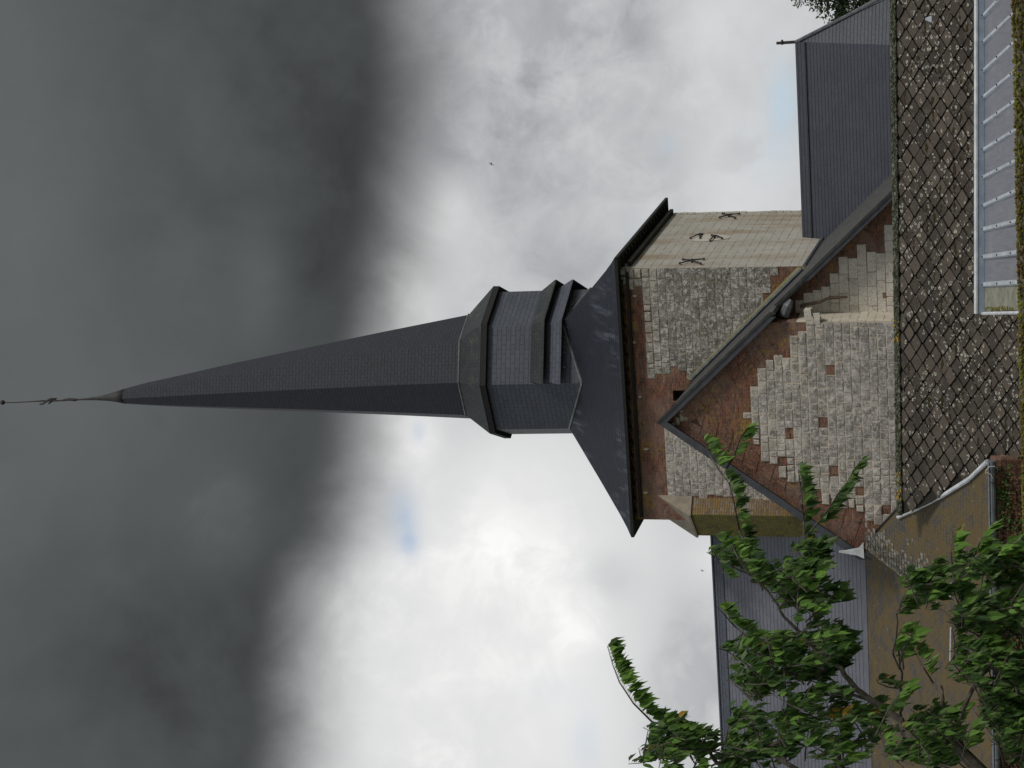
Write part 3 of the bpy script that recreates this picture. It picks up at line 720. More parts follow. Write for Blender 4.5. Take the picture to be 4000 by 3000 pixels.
# ================================================================== gabled annexe in front of the tower
G = -3.7                                                             # plane of the gable
apex = Ln(2592, 1640, 1, G)
lb = Ln(3335, 2142, 1, G)                                            # foot of the left verge
G2 = G + 1.05                                                        # recessed plane of the wall on the right
jog = Ln(3035, 1255, 1, G)                                           # right end of the projecting part
slR = (apex.z - Ln(3000, 1245, 1, G).z) / (Ln(3000, 1245, 1, G).x - apex.x)
pr_x = Ln(3300, 1258, 1, G).x                                        # corner of the projecting wall
print('apex', apex, 'lb', lb, 'slope', slR, 'pr_x', pr_x, 'LR', Ln(3488, 2140, 1, G))
zj = apex.z - slR * (pr_x - apex.x)
gw = [Vector((lb.x, G, 0)), Vector((pr_x, G, 0)), Vector((pr_x, G, zj - .02)), apex - Vector((0, 0, .02)), Vector((lb.x, G, lb.z))]
b = MB(); b.slab(gw, 1.0)
gable = b.obj('gable_wall', M['brick'], church)
b = MB(); quad(b, [(pr_x + .004, G + .01, 0), (pr_x + .004, G2, 0), (pr_x + .004, G2, zj - .9), (pr_x + .004, G + .01, zj - .9)]); b.obj('return_wall', M['white'], gable)
SG = c4p([(1240, 0), (1240, 160), (1190, 165), (1190, 190), (1145, 195), (1145, 320), (1000, 330), (1000, 385), (955, 390), (955, 445), (860, 520), (860, 740), (905, 745), (905, 850), (930, 900), (930, 960), (970, 990), (1060, 1010), (1060, 1085), (1170, 1110), (1300, 1150), (1390, 1280), (1540, 1300), (1720, 1415), (1900, 1350), (1900, 0)])
SG = [(x, y if y > 1201 else 1190) for x, y in SG]
HB = c4p([(1187, 618), (1243, 645)]) + c4p([(1100, 812), (1135, 850)]) + c4p([(1415, 862), (1455, 898)]) + c4p([(1412, 1040), (1460, 1080)]) + c4p([(1578, 1175), (1620, 1215)]) + c4p([(1745, 1282), (1785, 1308)]) + c4p([(1352, 385), (1440, 430)]) + c4p([(1195, 285), (1245, 335)])
HB = [(HB[i], HB[i + 1]) for i in range(0, len(HB), 2)]
def inhole(p, m_=3):
    x, y = pix(p)
    return any(a_[0] - m_ < x < c_[0] + m_ and a_[1] - m_ < y < c_[1] + m_ for a_, c_ in HB)
def warmG(p):
    x, y = pix(p); base = .15
    # paler, cleaner blocks along the ragged upper boundary and the lower left
    d = min(abs(x - sx) + abs(y - sy) for sx, sy in SG)
    if d < 95: base += .75 * (1 - d / 95)
    if y > 1800: base += .25
    return base * random.uniform(.5, 1.2)
stones(lambda p: inpoly(pix(p), SG) and not inhole(p), G, lb.x, pr_x, 3, apex.z, mat='stone', parent=gable, warmf=warmG, prot=(.02, .055), hole=.004)
for a_, c_ in HB:
    p, q = Ln(a_[0], c_[1], 1, G), Ln(c_[0], a_[1], 1, G); b = MB()
    b.box((p.x, G - .012, q.z), (q.x, G - .004, p.z)); b.obj('brick_infill', M['redbrick'], gable)
AP = c4p([(330, 715), (390, 655), (450, 650), (475, 720), (400, 790)])
stones(lambda p: inpoly(pix(p), AP), G, apex.x - 1.5, apex.x + 1.5, apex.z - 2, apex.z, mat='stone_cream', parent=gable, ch=.12, sw=(.1, .28), name='apex_rubble', gap=.01, bevel=.01, hole=.15)
# tumbled brickwork along the verges: wedges of brick laid square to the slope
b = MB()
def tumbles(p0, p1, n, dep, flip):
    d = (p1 - p0) / n; sl = (p1 - p0).normalized(); nn = Vector((-sl.z, 0, sl.x)) * (-1 if flip else 1)
    if nn.z > 0: nn = -nn
    for k in range(n):
        a_ = p0 + d * k + d * .03; c_ = p0 + d * (k + 1) - d * .03; mm = (a_ + c_) / 2 + nn * dep * random.uniform(.8, 1.15)
        for q in (a_, c_, mm): q.y = G - .014
        vs = [a_, c_, mm]
        if (vs[1] - vs[0]).cross(vs[2] - vs[0]).y > 0: vs = [c_, a_, mm]
        b.add(vs, [(0, 1, 2)])
pR = Vector((pr_x - .3, G, zj + .3 * slR)) - Vector((0, 0, .3)); pA = apex - Vector((0, 0, .45))
tumbles(pA + (pR - pA) * .03, pR, 9, .75, False)
o = b.obj('tumbled_brick', M['brick'], gable, uvrot=atan(slR)); 
b = MB(); pLb = Vector((lb.x + .1, G, lb.z + .0)) + Vector((.2, 0, -.05)); tumbles(pA + (pLb - pA) * .04, pLb, 12, .7, True)
b.obj('tumbled_brick', M['brick'], gable, uvrot=-atan((apex.z - lb.z) / (apex.x - lb.x)))
# recessed wall on the right
xr = 3.3; X2 = Ln(3480, 700, 1, G2).x + 1.2
zr = lambda x: apex.z - slR * (x - apex.x)
b = MB(); b.slab([Vector((pr_x - .5, G2, 0)), Vector((X2, G2, 0)), Vector((X2, G2, zr(X2) - .12)), Vector((pr_x - .5, G2, zr(pr_x - .5) - .12))], .6)
rec = b.obj('recessed_wall', M['brick'], church)
SW = [(3105, 1262), (3105, 1195), (3145, 1195), (3145, 1165), (3180, 1160), (3200, 1120), (3235, 1085), (3290, 1030), (3300, 1010), (3380, 985), (3400, 965), (3440, 960), (3470, 905), (3490, 880), (3600, 850), (3600, 1262)]
HR = [((3446, 1142), (3482, 1165))]
stones(lambda p: inpoly(pix(p), SW) and not (HR[0][0][0] < pix(p)[0] < HR[0][1][0] + 4 and HR[0][0][1] - 4 < pix(p)[1] < HR[0][1][1] + 4), G2, pr_x, X2, 3, 13, mat='stone_white', parent=rec, prot=(.012, .022), bevel=.006, gap=.007, ch=.258, sw=(.26, .62), name='white_stone_facing', mortp=.004)
p, q = Ln(3446, 1165, 1, G2), Ln(3482, 1142, 1, G2); b = MB(); b.box((p.x, G2 - .012, q.z), (q.x, G2 - .004, p.z)); b.obj('brick_infill', M['redbrick'], rec)
# rough white stones at the top of the return
for k, (nx, ny, sx_, sz_) in enumerate(((3158, 1228, .26, .20), (3160, 1250, .22, .20), (3188, 1240, .20, .20), (3188, 1257, .16, .22))):
    p = Ln(nx, ny, 1, G - .02); b = MB(); j_ = lambda: random.uniform(-.03, .03)
    lo = [p + Vector((sx_ * a_ * .5 + j_(), .2 * c_ + j_() * .5, -sz_ * .5 + j_())) for a_, c_ in ((-1, -.2), (1, -.2), (1, 1), (-1, 1))]
    hi = [q + Vector((j_(), j_(), sz_)) for q in lo]; b.hexa(lo, hi, (.6, 0, 1)); b.obj('loose_stone', M['stone_white'], gable)
# roof of the gabled annexe
F0 = Ln(2718, 1474, 1, 0); F1 = Ln(3140, 1052, 1, 0)                  # contact with the tower front
slF = (F0.z - F1.z) / (F1.x - F0.x)
ov_f = .22
V0 = apex + Vector((0, -ov_f, .10)); 
def vz(x, y):
    a_ = apex.z + .10 - slR * (x - apex.x); c_ = F0.z - slF * (x - F0.x); t_ = (y - G) / (-G); return a_ + (c_ - a_) * t_
xj = jog.x + .35; XR = X2 + .8; YB = 3.6
P3 = lambda x, y: Vector((x, y, vz(x, y)))
ridge_y = 0.0
XT = .0
# right slope: front strip up to the tower, then the part beside it
b = MB()
yf = G - ov_f; yf2 = G2 - .55
b.slab([V0, P3(xj, yf), P3(xj, 0), Vector((F0.x, 0, F0.z))], .10)
b.slab([P3(xj, yf2), P3(XR, yf2), P3(XR, 0), P3(xj, 0)], .10)
b.slab([P3(0.002, .0), P3(XR, .0), P3(XR, YB), P3(0.002, YB)], .10)
aroof = b.obj('gable_roof', M['asphalt'], church)
lv0 = Vector((apex.x, yf, apex.z + .10)); lv1 = Vector((lb.x - .25, yf, lb.z - .25 * (apex.z - lb.z) / (apex.x - lb.x) + .1))
b = MB(); b.slab([lv1, lv0, Vector((F0.x, 0, F0.z)), Vector((lv1.x, 0, lv1.z))], .10); b.obj('left_slope', M['slate'], aroof)
# verge boards
def board(p, q, h, th, mt, name, off=.0, par=aroof):
    b = MB(); dn = Vector((0, 0, -h)); f_ = Vector((0, -th, 0)); o0 = Vector((0, -off, 0))
    p = p + o0; q = q + o0
    b.hexa([p + dn, q + dn, q + dn - f_, p + dn - f_], [p, q, q - f_, p - f_]); b.obj(name, mt, par)
e0 = .012
board(V0 + Vector((0, -e0, .06)), P3(xj - .15, yf) + Vector((0, -e0, .06)), .30, -.04, M['cornice'], 'verge_board')
board(V0 + Vector((0, -.05, .09)), P3(xj + .0, yf) + Vector((0, -.05, .09)), .10, -.03, M['asphalt'], 'verge_flashing')
board(lv1 + Vector((0, -e0, .06)), lv0 + Vector((0, -e0, .06)), .34, -.04, M['cornice'], 'verge_board')
board(P3(xj + .7, yf2) + Vector((0, -e0, .05)), P3(XR, yf2) + Vector((0, -e0, .05)), .24, -.04, M['cornice'], 'verge_board')
board(P3(xj, yf2) + Vector((0, -.05, .10)), P3(XR, yf2) + Vector((0, -.05, .10)), .11, -.03, M['asphalt'], 'verge_flashing')
b = MB(); q = P3(xj - .1, yf2); b.tube([q + Vector((-.2, -.1, -.30)), q + Vector((.1, -.1, -.42)), q + Vector((.26, -.08, -.52))], [.15, .14, .06], 8); b.obj('lead_roll', M['lead'], aroof)
# moss covered flashing against the tower
b = MB(); a_, c_ = Vector((F0.x - .05, -.003, F0.z)), Vector((-.02, -.003, F0.z - slF * (-.02 - F0.x)))
b.hexa([a_ + Vector((0, 0, .02)), c_ + Vector((0, 0, .02)), c_ + Vector((0, -.2, .02)), a_ + Vector((0, -.2, .02))][::-1], [a_ + Vector((.0, 0, .26)), c_ + Vector((0, 0, .26)), c_ + Vector((0, -.05, .22)), a_ + Vector((0, -.05, .22))][::-1]); b.obj('mossy_flashing', M['mossedge'], aroof)
b = MB(); b.tube([a_ + Vector((.05, -.22, .10)), c_ + Vector((0, -.22, .10))], .055, 8); b.tube([Vector((.03, 0, vz(0, 0) + .08)), Vector((.03, YB, vz(0, YB) + .08))], .05, 6); b.obj('lead_flashing', M['lead'], aroof)

# ================================================================== choir (right)
cr = Ln(3141, 926, 0, 0.0); print('choir ridge at tower', cr, ' tower edge?')
RZ = cr.z; RY = cr.y
re = Ln(3116, 163, 1, RY); REX = re.x; print('ridge end', re)
beta = tan(radians(60))
tD = 5.0                                     # run of the roof below the ridge (m)
def CH(x, d): return Vector((x, RY - d, RZ - beta * d))
b = MB()
D = 3.2
Rr = Vector((REX, RY, RZ)); E1 = Lpl(3560, 178, Rr, Vector((0, -beta, 1)).normalized()) ; 
sc_ = D / (RY - E1.y); E1 = Rr + (E1 - Rr) * sc_
E0 = CH(0.0, D)
E2 = Rr + Vector((2.7, -1.6, -beta * D)); E3 = Rr + Vector((2.7, 1.6, -beta * D)); E4 = Vector((E1.x, 2 * RY - E1.y, E1.z)); E5 = Vector((0, RY + D, E0.z))
b.slab([Vector((0.003, RY, RZ)), E0, E1, Rr], .1)
b.slab([Vector((0.003, RY, RZ)), Rr, E4, E5], .1)
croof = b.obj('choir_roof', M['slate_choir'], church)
b = MB(); b.slab([Rr, E1, E2], .1); b.slab([Rr, E2, E3], .1); b.slab([Rr, E3, E4], .1); b.obj('apse_roof', M['slate_choir'], croof)
b = MB(); b.slab([Vector((0.003, RY - .03, RZ + .05)), Vector((0.003, RY - .20, RZ - .27)), Vector((REX, RY - .20, RZ - .27)), Vector((REX, RY - .03, RZ + .05))], .03); b.obj('ridge_flashing', M['slate_choir'], croof)
b = MB(); b.slab([Rr + Vector((.02, -.02, .05)), E2 + Vector((-.18, -.1, .05)), E2 + Vector((.02, .06, .05))], .03); b.tube([Rr + Vector((0, -.03, .02)), E2 + Vector((0, -.0, .04))], .055, 6); b.obj('hip_flashing', M['lead'], croof)
b = MB(); b.tube([Rr - Vector((0, 0, .1)), Rr + Vector((-.02, 0, .62))], [.05, .045], 8); b.box(Rr + Vector((-.07, -.07, .42)), Rr + Vector((.07, .07, .47))); b.obj('finial', M['iron'], croof)
b = MB(); inn = .35
base = [E0 + Vector((0, inn, .2)), E1 + Vector((0, inn, .2)), E2 + Vector((-inn, .1, .2)), E3 + Vector((-inn, -.1, .2)), E4 + Vector((0, -inn, .2)), E5 + Vector((0, -inn, .2))]
n = len(base); b.add([Vector((p.x, p.y, 0)) for p in base] + base, [(i, (i + 1) % n, (i + 1) % n + n, i + n) for i in range(n)]); b.obj('choir_wall', M['brick'], church)

# ================================================================== nave (left)
nr = L(903, 2786, 0, -WID); print('nave ridge at tower', nr)
NY, NZ = nr.y, nr.z
NY = max(2.5, min(NY, 6.0)); NZ = L(903, 2786, 1, NY).z
XL = L(-2600, 2830, 1, NY).x
q1 = L(700, 3368, 1, -.6)                        # where the steep roof changes to the moss covered lower roof
NEy, NEz = -.6, q1.z
print('nave', NY, NZ, 'eave', NEz, 'pitch', math.degrees(atan2(NZ - NEz, NY - NEy)))
b = MB()
b.slab([Vector((XL, NY, NZ)), Vector((XL, NEy, NEz)), Vector((-WID + .3, NEy, NEz)), Vector((-WID + .3, NY, NZ))], .1)
b.slab([Vector((-WID + .3, NY, NZ)), Vector((-WID + .3, 2 * NY - NEy, NEz)), Vector((XL, 2 * NY - NEy, NEz)), Vector((XL, NY, NZ))], .1)
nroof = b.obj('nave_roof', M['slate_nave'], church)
dd = Vector((0, NEy - NY, NEz - NZ)).normalized()
b = MB(); rp = Vector((XL, NY, NZ + .05)); b.slab([rp, rp + dd * .42, rp + dd * .42 + Vector((-WID - .5 - XL, 0, 0)), rp + Vector((-WID - .5 - XL, 0, 0))], .03)
b.tube([rp, rp + Vector((-WID - .5 - XL, 0, 0))], .05, 6); b.obj('ridge_flashing', M['slate_drum'], nroof)
b = MB(); lf = Vector((XL, NEy, NEz + .03)); nn = Vector((0, -.38, -.19))
b.slab([lf, lf + nn, lf + nn + Vector((-WID - .4 - XL, 0, 0)), lf + Vector((-WID - .4 - XL, 0, 0))], .03); b.obj('eave_flashing', M['slate_nave'], nroof)
b = MB(); b.box((XL, NEy + .4, 0), (-WID - .01, 2 * NY - NEy - .4, NEz - .25)); b.obj('nave_wall', M['brick'], church)

# ---- moss covered lower roof and its gutter
YG = -9.5
g0 = L(1190, 3862, 1, YG); ZG = g0.z
A_ = L(862, 3372, 1, G - .06)
hipn = [(3513, 2020), (3600, 1981), (3650, 1955), (3690, 1935), (3788, 1874), (3862, 1803)]
npl = Vector((0, -(A_.z - ZG), (A_.y - YG))).normalized()
hip = [Lpl(x, y, A_, npl) for x, y in hipn]
VE = Vector((L(472, 3866, 1, YG).x, YG, ZG)); B1 = Vector((lb.x, NEy, NEz))
def grid_patch(name, quads, mt, par, smooth=False):
    b = MB()
    for q in quads: b.slab(q, .08)
    return b.obj(name, mt, par)
aisle = grid_patch('aisle_roof', [[Vector((XL, NEy, NEz)), Vector((XL, YG, ZG)), VE, B1]], M['slate_moss'], church)
aisle['label'] = 'moss covered lower slate roof'
grid_patch('valley_slope', [[B1, VE, A_]], M['slate_moss'], aisle)
grid_patch('front_slope', [[A_, VE, hip[-1]] + hip[:-1][::-1]], M['slate_moss'], aisle)
ct = Ln(3513, 1984, 1, G - .05)
grid_patch('end_slope', [[A_, hip[0], ct]], M['slate_moss'], aisle)
b = MB(); b.tube([A_ + Vector((0, -.02, .03)), ct + Vector((0, -.02, .03))], .05, 6); b.obj('wall_flashing', M['dark'], aisle)
# pale slates in the valley
b = MB(); sl_ = Vector((0, -npl.z, npl.y)).normalized()
if sl_.z > 0: sl_ = -sl_
for k in range(330):
    t_ = random.uniform(.04, .60); ex_ = abs(random.gauss(0, .30 + .25 * t_)); c_ = A_.lerp(VE, t_); p = c_ + Vector((ex_ + .02, 0, 0))
    row = round((p - A_).dot(sl_) / .15) * .15; p += sl_ * (row - (p - A_).dot(sl_))
    w1 = random.uniform(.08, .2); h1 = .12
    q = p - A_; p = p - npl * q.dot(npl) + npl * .012
    b.add([p, p + Vector((w1, 0, 0)), p + Vector((w1, 0, 0)) - sl_ * h1, p - sl_ * h1], [(0, 1, 2, 3)])
o = b.obj('pale_slates', m_plain('pale_weathered_slate', (.24, .235, .21), (.10, .095, .075), .8, ns=14), aisle); tag(o, kind='stuff')
z1, z2 = Lpl(3718, 2275, A_, npl), Lpl(3718, 2990, A_, npl)
for ya, yb in ((2275, 2328), (2450, 2580)):
    z1, z2 = Lpl(3719, ya, A_, npl), Lpl(3717, yb, A_, npl); b = MB(); b.tube([z1 + Vector((0, -.03, .03)), z2 + Vector((0, -.03, .03))], .028, 6); b.obj('zinc_strip', M['whitezinc'], aisle)
# zinc saddle at the foot of the gable
sad = [(3278, 2150), (3301, 2149), (3355, 2139), (3373, 2118), (3376, 2180), (3350, 2168), (3304, 2160), (3278, 2156)]
b = MB(); b.slab([Ln(x, y, 1, G - .35) for x, y in sad], .05); b.obj('zinc_saddle', M['whitezinc'], church)
# white lining along the hip
b = MB()
for p, q in zip(hip, hip[1:]):
    b.tube([p + Vector((.02, -.05, .03)), q + Vector((.02, -.05, .03))], [.055, .065], 8)
b.obj('hip_lining', M['whitezinc'], aisle)
gl = [Vector((hip[-1].x + .05, YG - .10, ZG - .08)), Vector((-WID / 2 - 4, YG - .10, ZG - .09)), Vector((XL, YG - .10, ZG - .10))]
b = MB(); b.tube(gl, .105, 12); gut = b.obj('gutter', M['gutter'], aisle)
b = MB()
for p, q in zip(gl, gl[1:]): b.tube([p + Vector((0, -.10, .06)), q + Vector((0, -.10, .06))], .018, 6)
b.obj('gutter_bead', M['lead'], gut)
for k in range(9):
    x = hip[-1].x - .5 - k * 1.1; b = MB(); an = [radians(a_) for a_ in range(-10, -200, -20)]
    b.tube([Vector((x, YG - .10 + .112 * cos(t_), ZG - .08 + .112 * sin(t_))) for t_ in an], .012, 5); b.obj('gutter_bracket', M['iron'], gut)
xe = hip[-1].x + .0
b = MB(); b.slab([Vector((XL, YG + .14, 0)), Vector((xe, YG + .14, 0)), Vector((xe, YG + .14, ZG - .02)), Vector((XL, YG + .14, ZG - .02))], .35); b.slab([Vector((xe, YG + .14, 0)), Vector((xe, G, 0)), Vector((xe, G, ZG - .1)), Vector((xe, YG + .14, ZG - .3))], .3); b.obj('aisle_wall', M['brick'], church)

# ================================================================== outbuilding with the lozenge tiled roof
DY = radians(8)
dr = at(1005, 3512, 63.0)
DX = Vector((cos(DY), -sin(DY), 0)); DB = Vector((sin(DY), cos(DY), 0))
outb = empty('outbuilding', (dr.x, dr.y, 0), -DY); tag(outb, 'low outbuilding roofed in dark lozenge tiles full of white ring lichens', 'outbuilding')
def dloc(p): q = p - Vector((dr.x, dr.y, 0)); return Vector((q.dot(DX), q.dot(DB), p.z))
camD = dloc(CAM); bt = radians(50); dn_ = Vector((0, -sin(bt), cos(bt))); dsl = Vector((0, -cos(bt), -sin(bt)))
P0d = Vector((0, 0, dr.z))
def Dp(nx, ny, off=0.):
    d = raydir(3000 - ny, nx); dl = Vector((d.dot(DX), d.dot(DB), d.z)); t = ((P0d + dn_ * off) - camD).dot(dn_) / dl.dot(dn_); return camD + dl * t
def Dpix(p):
    q = Vector((dr.x, dr.y, 0)) + DX * p.x + DB * p.y + Vector((0, 0, p.z)) - CAM; k = F / q.dot(FW); return 2000 - q.dot(UPV) * k, 3000 - (1500 + q.dot(RT) * k)
R0 = Dp(3500, 1995); R1 = Dp(3486, -250); LEN = R1.x; ZD = P0d.z
print('D ridge', R0, R1)
SL = 5.6
edge = [(3400, 2060), (3513, 2012)] + [(x, y - 4) for x, y in hipn[1:]] + [(3990, 1838), (4100, 1850)]
ed = [Dp(*q) for q in edge[1:]]
b = MB(); under = [P0d + Vector((LEN, 0, 0))] + [P0d + (ed[0] - P0d) * 1.0] + ed[1:] + [P0d + dsl * SL + Vector((LEN, 0, 0))]
under = [p - dn_ * .02 for p in under]
b.slab(under, .1); b.obj('roof_deck', M['underlay'], outb)
b = MB(); PP, HH = .515, .49; random.seed(3)
nj = int(SL / (HH / 2)); ni = int(LEN / PP) + 4
for j in range(0, nj):
    for i in range(-1, ni):
        cx_ = i * PP + (j % 2) * PP / 2; cs = (j + .5) * HH / 2 + .12
        c_ = P0d + dsl * cs; c_ = Vector((cx_, c_.y, c_.z))
        nx, ny = Dpix(c_)
        if ny < -120 or nx > 4080: continue
        ey = None
        for (xa, ya), (xb, yb) in zip(edge, edge[1:]):
            if xa <= nx <= xb: ey = ya + (yb - ya) * (nx - xa) / (xb - xa)
        if ey is None or ny > ey - 16: continue
        g_ = random.uniform(.014, .040); c_ = c_ + dsl * random.uniform(-.008, .008); hw_ = PP / 2 - g_; hh = HH / 2 - g_
        jit = lambda a_: random.uniform(-a_, a_)
        tl = random.random(); rot = jit(.045); lift = random.uniform(.035, .075)
        top = [(.012, -hh + .005), (-.012, -hh + .005), (-hw_, -.016), (-hw_, .016), (-.03, hh - .005), (.03, hh - .005), (hw_, .016), (hw_, -.016)]
        def W_(x, s_, up): x2, s2_ = x * cos(rot) - s_ * sin(rot), x * sin(rot) + s_ * cos(rot); return Vector((cx_ + x2, c_.y, c_.z)) + dsl * s2_ + dn_ * up
        P_ = [W_(x, s_, .006 + (s_ + hh) / (2 * hh) * lift) for x, s_ in top]
        k = len(b.v); b.add(P_, [(0, 1, 2, 3, 4, 5, 6, 7)], (tl, 0, 0))
        Q_ = [W_(x, s_, -.01) for x, s_ in top]; n_ = len(top)
        b.add(P_ + Q_, [((a_ + 1) % n_, a_, a_ + n_, (a_ + 1) % n_ + n_) for a_ in range(n_)], (0, 1, 0))
b.obj('lozenge_tiles', M['diamond'], outb)
def blobs(b, pos, rad, sq, tints, nseg=6, mseg=4, nrm=None):
    vs, fs = ball(Vector((0, 0, 0)), 1, nseg, mseg); k = random.random() * 9
    ro = Matrix.Rotation(random.uniform(0, 6), 3, 'Z')
    vs = [pos + ro @ Vector((v.x * rad * (1 + .35 * mnoise.noise(v * 1.7 + Vector((k, 0, 0)))), v.y * rad * sq[1], v.z * rad * sq[2] * (1 + .3 * mnoise.noise(v * 2 + Vector((0, k, 0)))))) for v in vs]
    b.add(vs, fs, tints)
b = MB()
for k in range(230):
    i = random.randint(-1, ni); j = random.randint(1, nj)
    q = P0d + dsl * ((j + 1.0) * HH / 2); q = Vector((i * PP + (j % 2) * PP / 2 + random.uniform(-.05, .05), q.y, q.z))
    nx, ny = Dpix(q)
    if not (3520 < nx < 4000 and -40 < ny < 1790): continue
    if ny < 1250 and nx > 3790: continue
    if random.random() < (.25 if nx < 3840 else -1): continue
    for _ in range(5):
        pos = q - dsl * random.uniform(0, .07) + Vector((random.uniform(-.13, .13), 0, 0)) + dn_ * .015
        vs, fs = ball(Vector((0, 0, 0)), 1, 7, 4); r_ = random.uniform(.04, .075)
        b.add([pos + Vector((v.x * r_ * 1.1, 0, 0)) + dsl * (v.y * r_ * .75) + dn_ * (v.z * r_ * .5) for v in vs], fs, (random.random() * .25, 0, 0))
mo = b.obj('moss_tufts', m_attr('dark_moss', ((.032, .022, .010), (.06, .055, .014), (.05, .04, .02)), .95, 0, .8), outb); tag(mo, kind='stuff')
# ridge
b = MB(); rv = P0d + Vector((-.1, 0, 0)); n_ = 60
for k in range(n_):
    x0, x1 = -.1 + (LEN + .1) * k / n_, -.1 + (LEN + .1) * (k + 1) / n_ - .006
    u_ = random.uniform(-.006, .006)
    b.slab([P0d + Vector((x0, 0, 0)) + dn_ * (.075 + u_), P0d + Vector((x0, 0, 0)) + dsl * .155 + dn_ * (.06 + u_), P0d + Vector((x1, 0, 0)) + dsl * .155 + dn_ * (.06 + u_), P0d + Vector((x1, 0, 0)) + dn_ * (.075 + u_)], .04)
b.tube([P0d + Vector((-.1, .0, .02)), P0d + Vector((LEN, 0, .02))], .06, 8); b.obj('ridge_cap', M['ridge'], outb)
b = MB()
for k in range(1500):
    x = random.uniform(-.1, LEN)
    if mnoise.noise(Vector((x * 1.9, 4, 0))) < -.12 and random.random() < .7: continue
    s_ = random.uniform(-.03, .16); r_ = random.uniform(.012, .035)
    pos = P0d + Vector((x, 0, 0)) + dsl * s_ + dn_ * (.078 if s_ < .2 else .03)
    vs, fs = ball(Vector((0, 0, 0)), 1, 6, 4); y_ = 1 if mnoise.noise(Vector((x * .7, 0, 0))) > .32 and random.random() < .5 else 0
    b.add([pos + Vector((v.x * r_ * 1.4, 0, 0)) + dsl * (v.y * r_) + dn_ * (v.z * r_ * .7) for v in vs], fs, (random.random(), y_, 0))
rm = b.obj('ridge_moss', m_attr('ridge_moss', ((.018, .020, .008), (.15, .16, .12), (.42, .26, .03)), .95, 0, .6), outb); tag(rm, kind='stuff')
wl = [Vector((.3, 0, 0)), Vector((LEN, 0, 0))]
b = MB(); yy = (P0d + dsl * (SL - .3)).y; zz = (P0d + dsl * (SL - .2)).z
b.box((.9, yy, 0), (LEN, yy + .3, zz)); b.box((LEN - .3, yy + .3, 0), (LEN, -yy, zz)); b.box((.9, -yy - .3, 0), (LEN - .3, -yy, zz)); b.obj('outbuilding_wall', M['brick'], outb)
back = Vector((0, cos(bt), -sin(bt)))
b = MB(); b.slab([P0d + Vector((LEN, .02, 0)), P0d + Vector((LEN, .02, 0)) + back * SL, P0d + Vector((.2, .02, 0)) + back * SL, P0d + Vector((.2, .02, 0))], .1); b.obj('rear_slope', M['underlay'], outb)
vt = Dp(3634, 75, .03); b = MB(); b.hexa([vt + Vector((-.10, -.02, -.06)), vt + Vector((.10, -.02, -.06)), vt + Vector((.10, .1, -.02)), vt + Vector((-.10, .1, -.02))], [vt + Vector((-.02, 0, .12)), vt + Vector((.04, 0, .12)), vt + Vector((.04, .1, .14)), vt + Vector((-.02, .1, .14))]); b.obj('roof_vent', M['zinc'], outb)

# ================================================================== sheet roofed lean-to
lt = empty('sheet_roof', (0, 0, 0)); tag(lt, 'pale blue ribbed sheet roof with white rim in front of the lozenge tiles', 'lean-to roof')
def V2(nx, ny, Y): return at(3000 - ny, nx, Y)
YT, YB_ = 56.0, 53.0
tl_, tr_ = V2(3845, 1225, YT), V2(3845, -260, YT - .0)
bl_, br_ = V2(3968, 1222, YB_), V2(3950, -420, YB_ - .0)
ext = (bl_ - tl_) * .6
bl2, br2 = bl_ + ext, br_ + (br_ - tr_) * .6
nP = (tr_ - tl_).cross(bl_ - tl_); nP.normalize()
if nP.z < 0: nP = -nP
b = MB(); b.slab([tr_, tl_, bl2, br2], .02); sheet = b.obj('sheet', M['polyc'], lt)
ribs_top = [1115 - 112 * k + (k * k) * .6 for k in range(0, 12)]
ribs_bot = [1104 + 7 - 4 - 118.5 * k - 7 * k - 0 * k for k in range(0, 12)]
ribs = list(zip([1112, 1004, 896, 803, 692, 585, 483, 379, 276, 165, 62, -45, -150], [1104, 988, 867, 750, 633, 513, 400, 285, 170, 55, -62, -175, -290]))
for a_, c_ in ribs:
    p = V2(3846, a_, YT) + nP * .0; q = V2(3962, c_, YB_) + nP * .0; q2 = q + (q - p) * .5
    b = MB(); sx_ = (tr_ - tl_).normalized(); b.hexa([p - sx_ * .065, q2 - sx_ * .065, q2 + sx_ * .065, p + sx_ * .065][::-1], [p - sx_ * .035 + nP * .06, q2 - sx_ * .035 + nP * .06, q2 + sx_ * .035 + nP * .06, p + sx_ * .035 + nP * .06][::-1]); rb = b.obj('rib', M['zinc'], lt)
    for f_ in (.02, .52, .97):
        s_ = p.lerp(q, f_) + nP * .065; vs, fs = ball(s_, .026, 6, 4); bb = MB(); bb.add(vs, fs); bb.obj('screw', M['iron'], rb)
b = MB(); up_ = Vector((0, 0, 1))
b.hexa([tl_ + Vector((0, -.02, 0)), tr_ + Vector((0, -.02, 0)), tr_ + Vector((0, .05, 0)), tl_ + Vector((0, .05, 0))], [x_ + Vector((0, 0, .15)) for x_ in (tl_ + Vector((0, -.02, 0)), tr_ + Vector((0, -.02, 0)), tr_ + Vector((0, .05, 0)), tl_ + Vector((0, .05, 0)))]); b.obj('upstand', m_plain('blue_grey_metal', (.20, .25, .31), (.15, .19, .25), .45, ns=3), lt)
b = MB(); b.tube([tl_ + Vector((0, -.02, .19)), tr_ + Vector((0, -.02, .19))], .05, 8); b.obj('top_rim', M['whitezinc'], lt)
b = MB(); b.tube([tl_ + nP * .04, bl2 + nP * .04], .04, 8); b.obj('side_rim', M['whitezinc'], lt)
m0 = V2(3847, 1215, YT) + nP * .012; m1 = V2(3847, 1118, YT) + nP * .012; m2 = V2(3966, 1108, YB_) + nP * .012; m3 = V2(3966, 1212, YB_) + nP * .012
b = MB(); b.slab([m1, m0, m3 + (m3 - m0) * .5, m2 + (m2 - m1) * .5], .008); b.obj('mossy_panel', M['concrete'], lt)
b = MB()
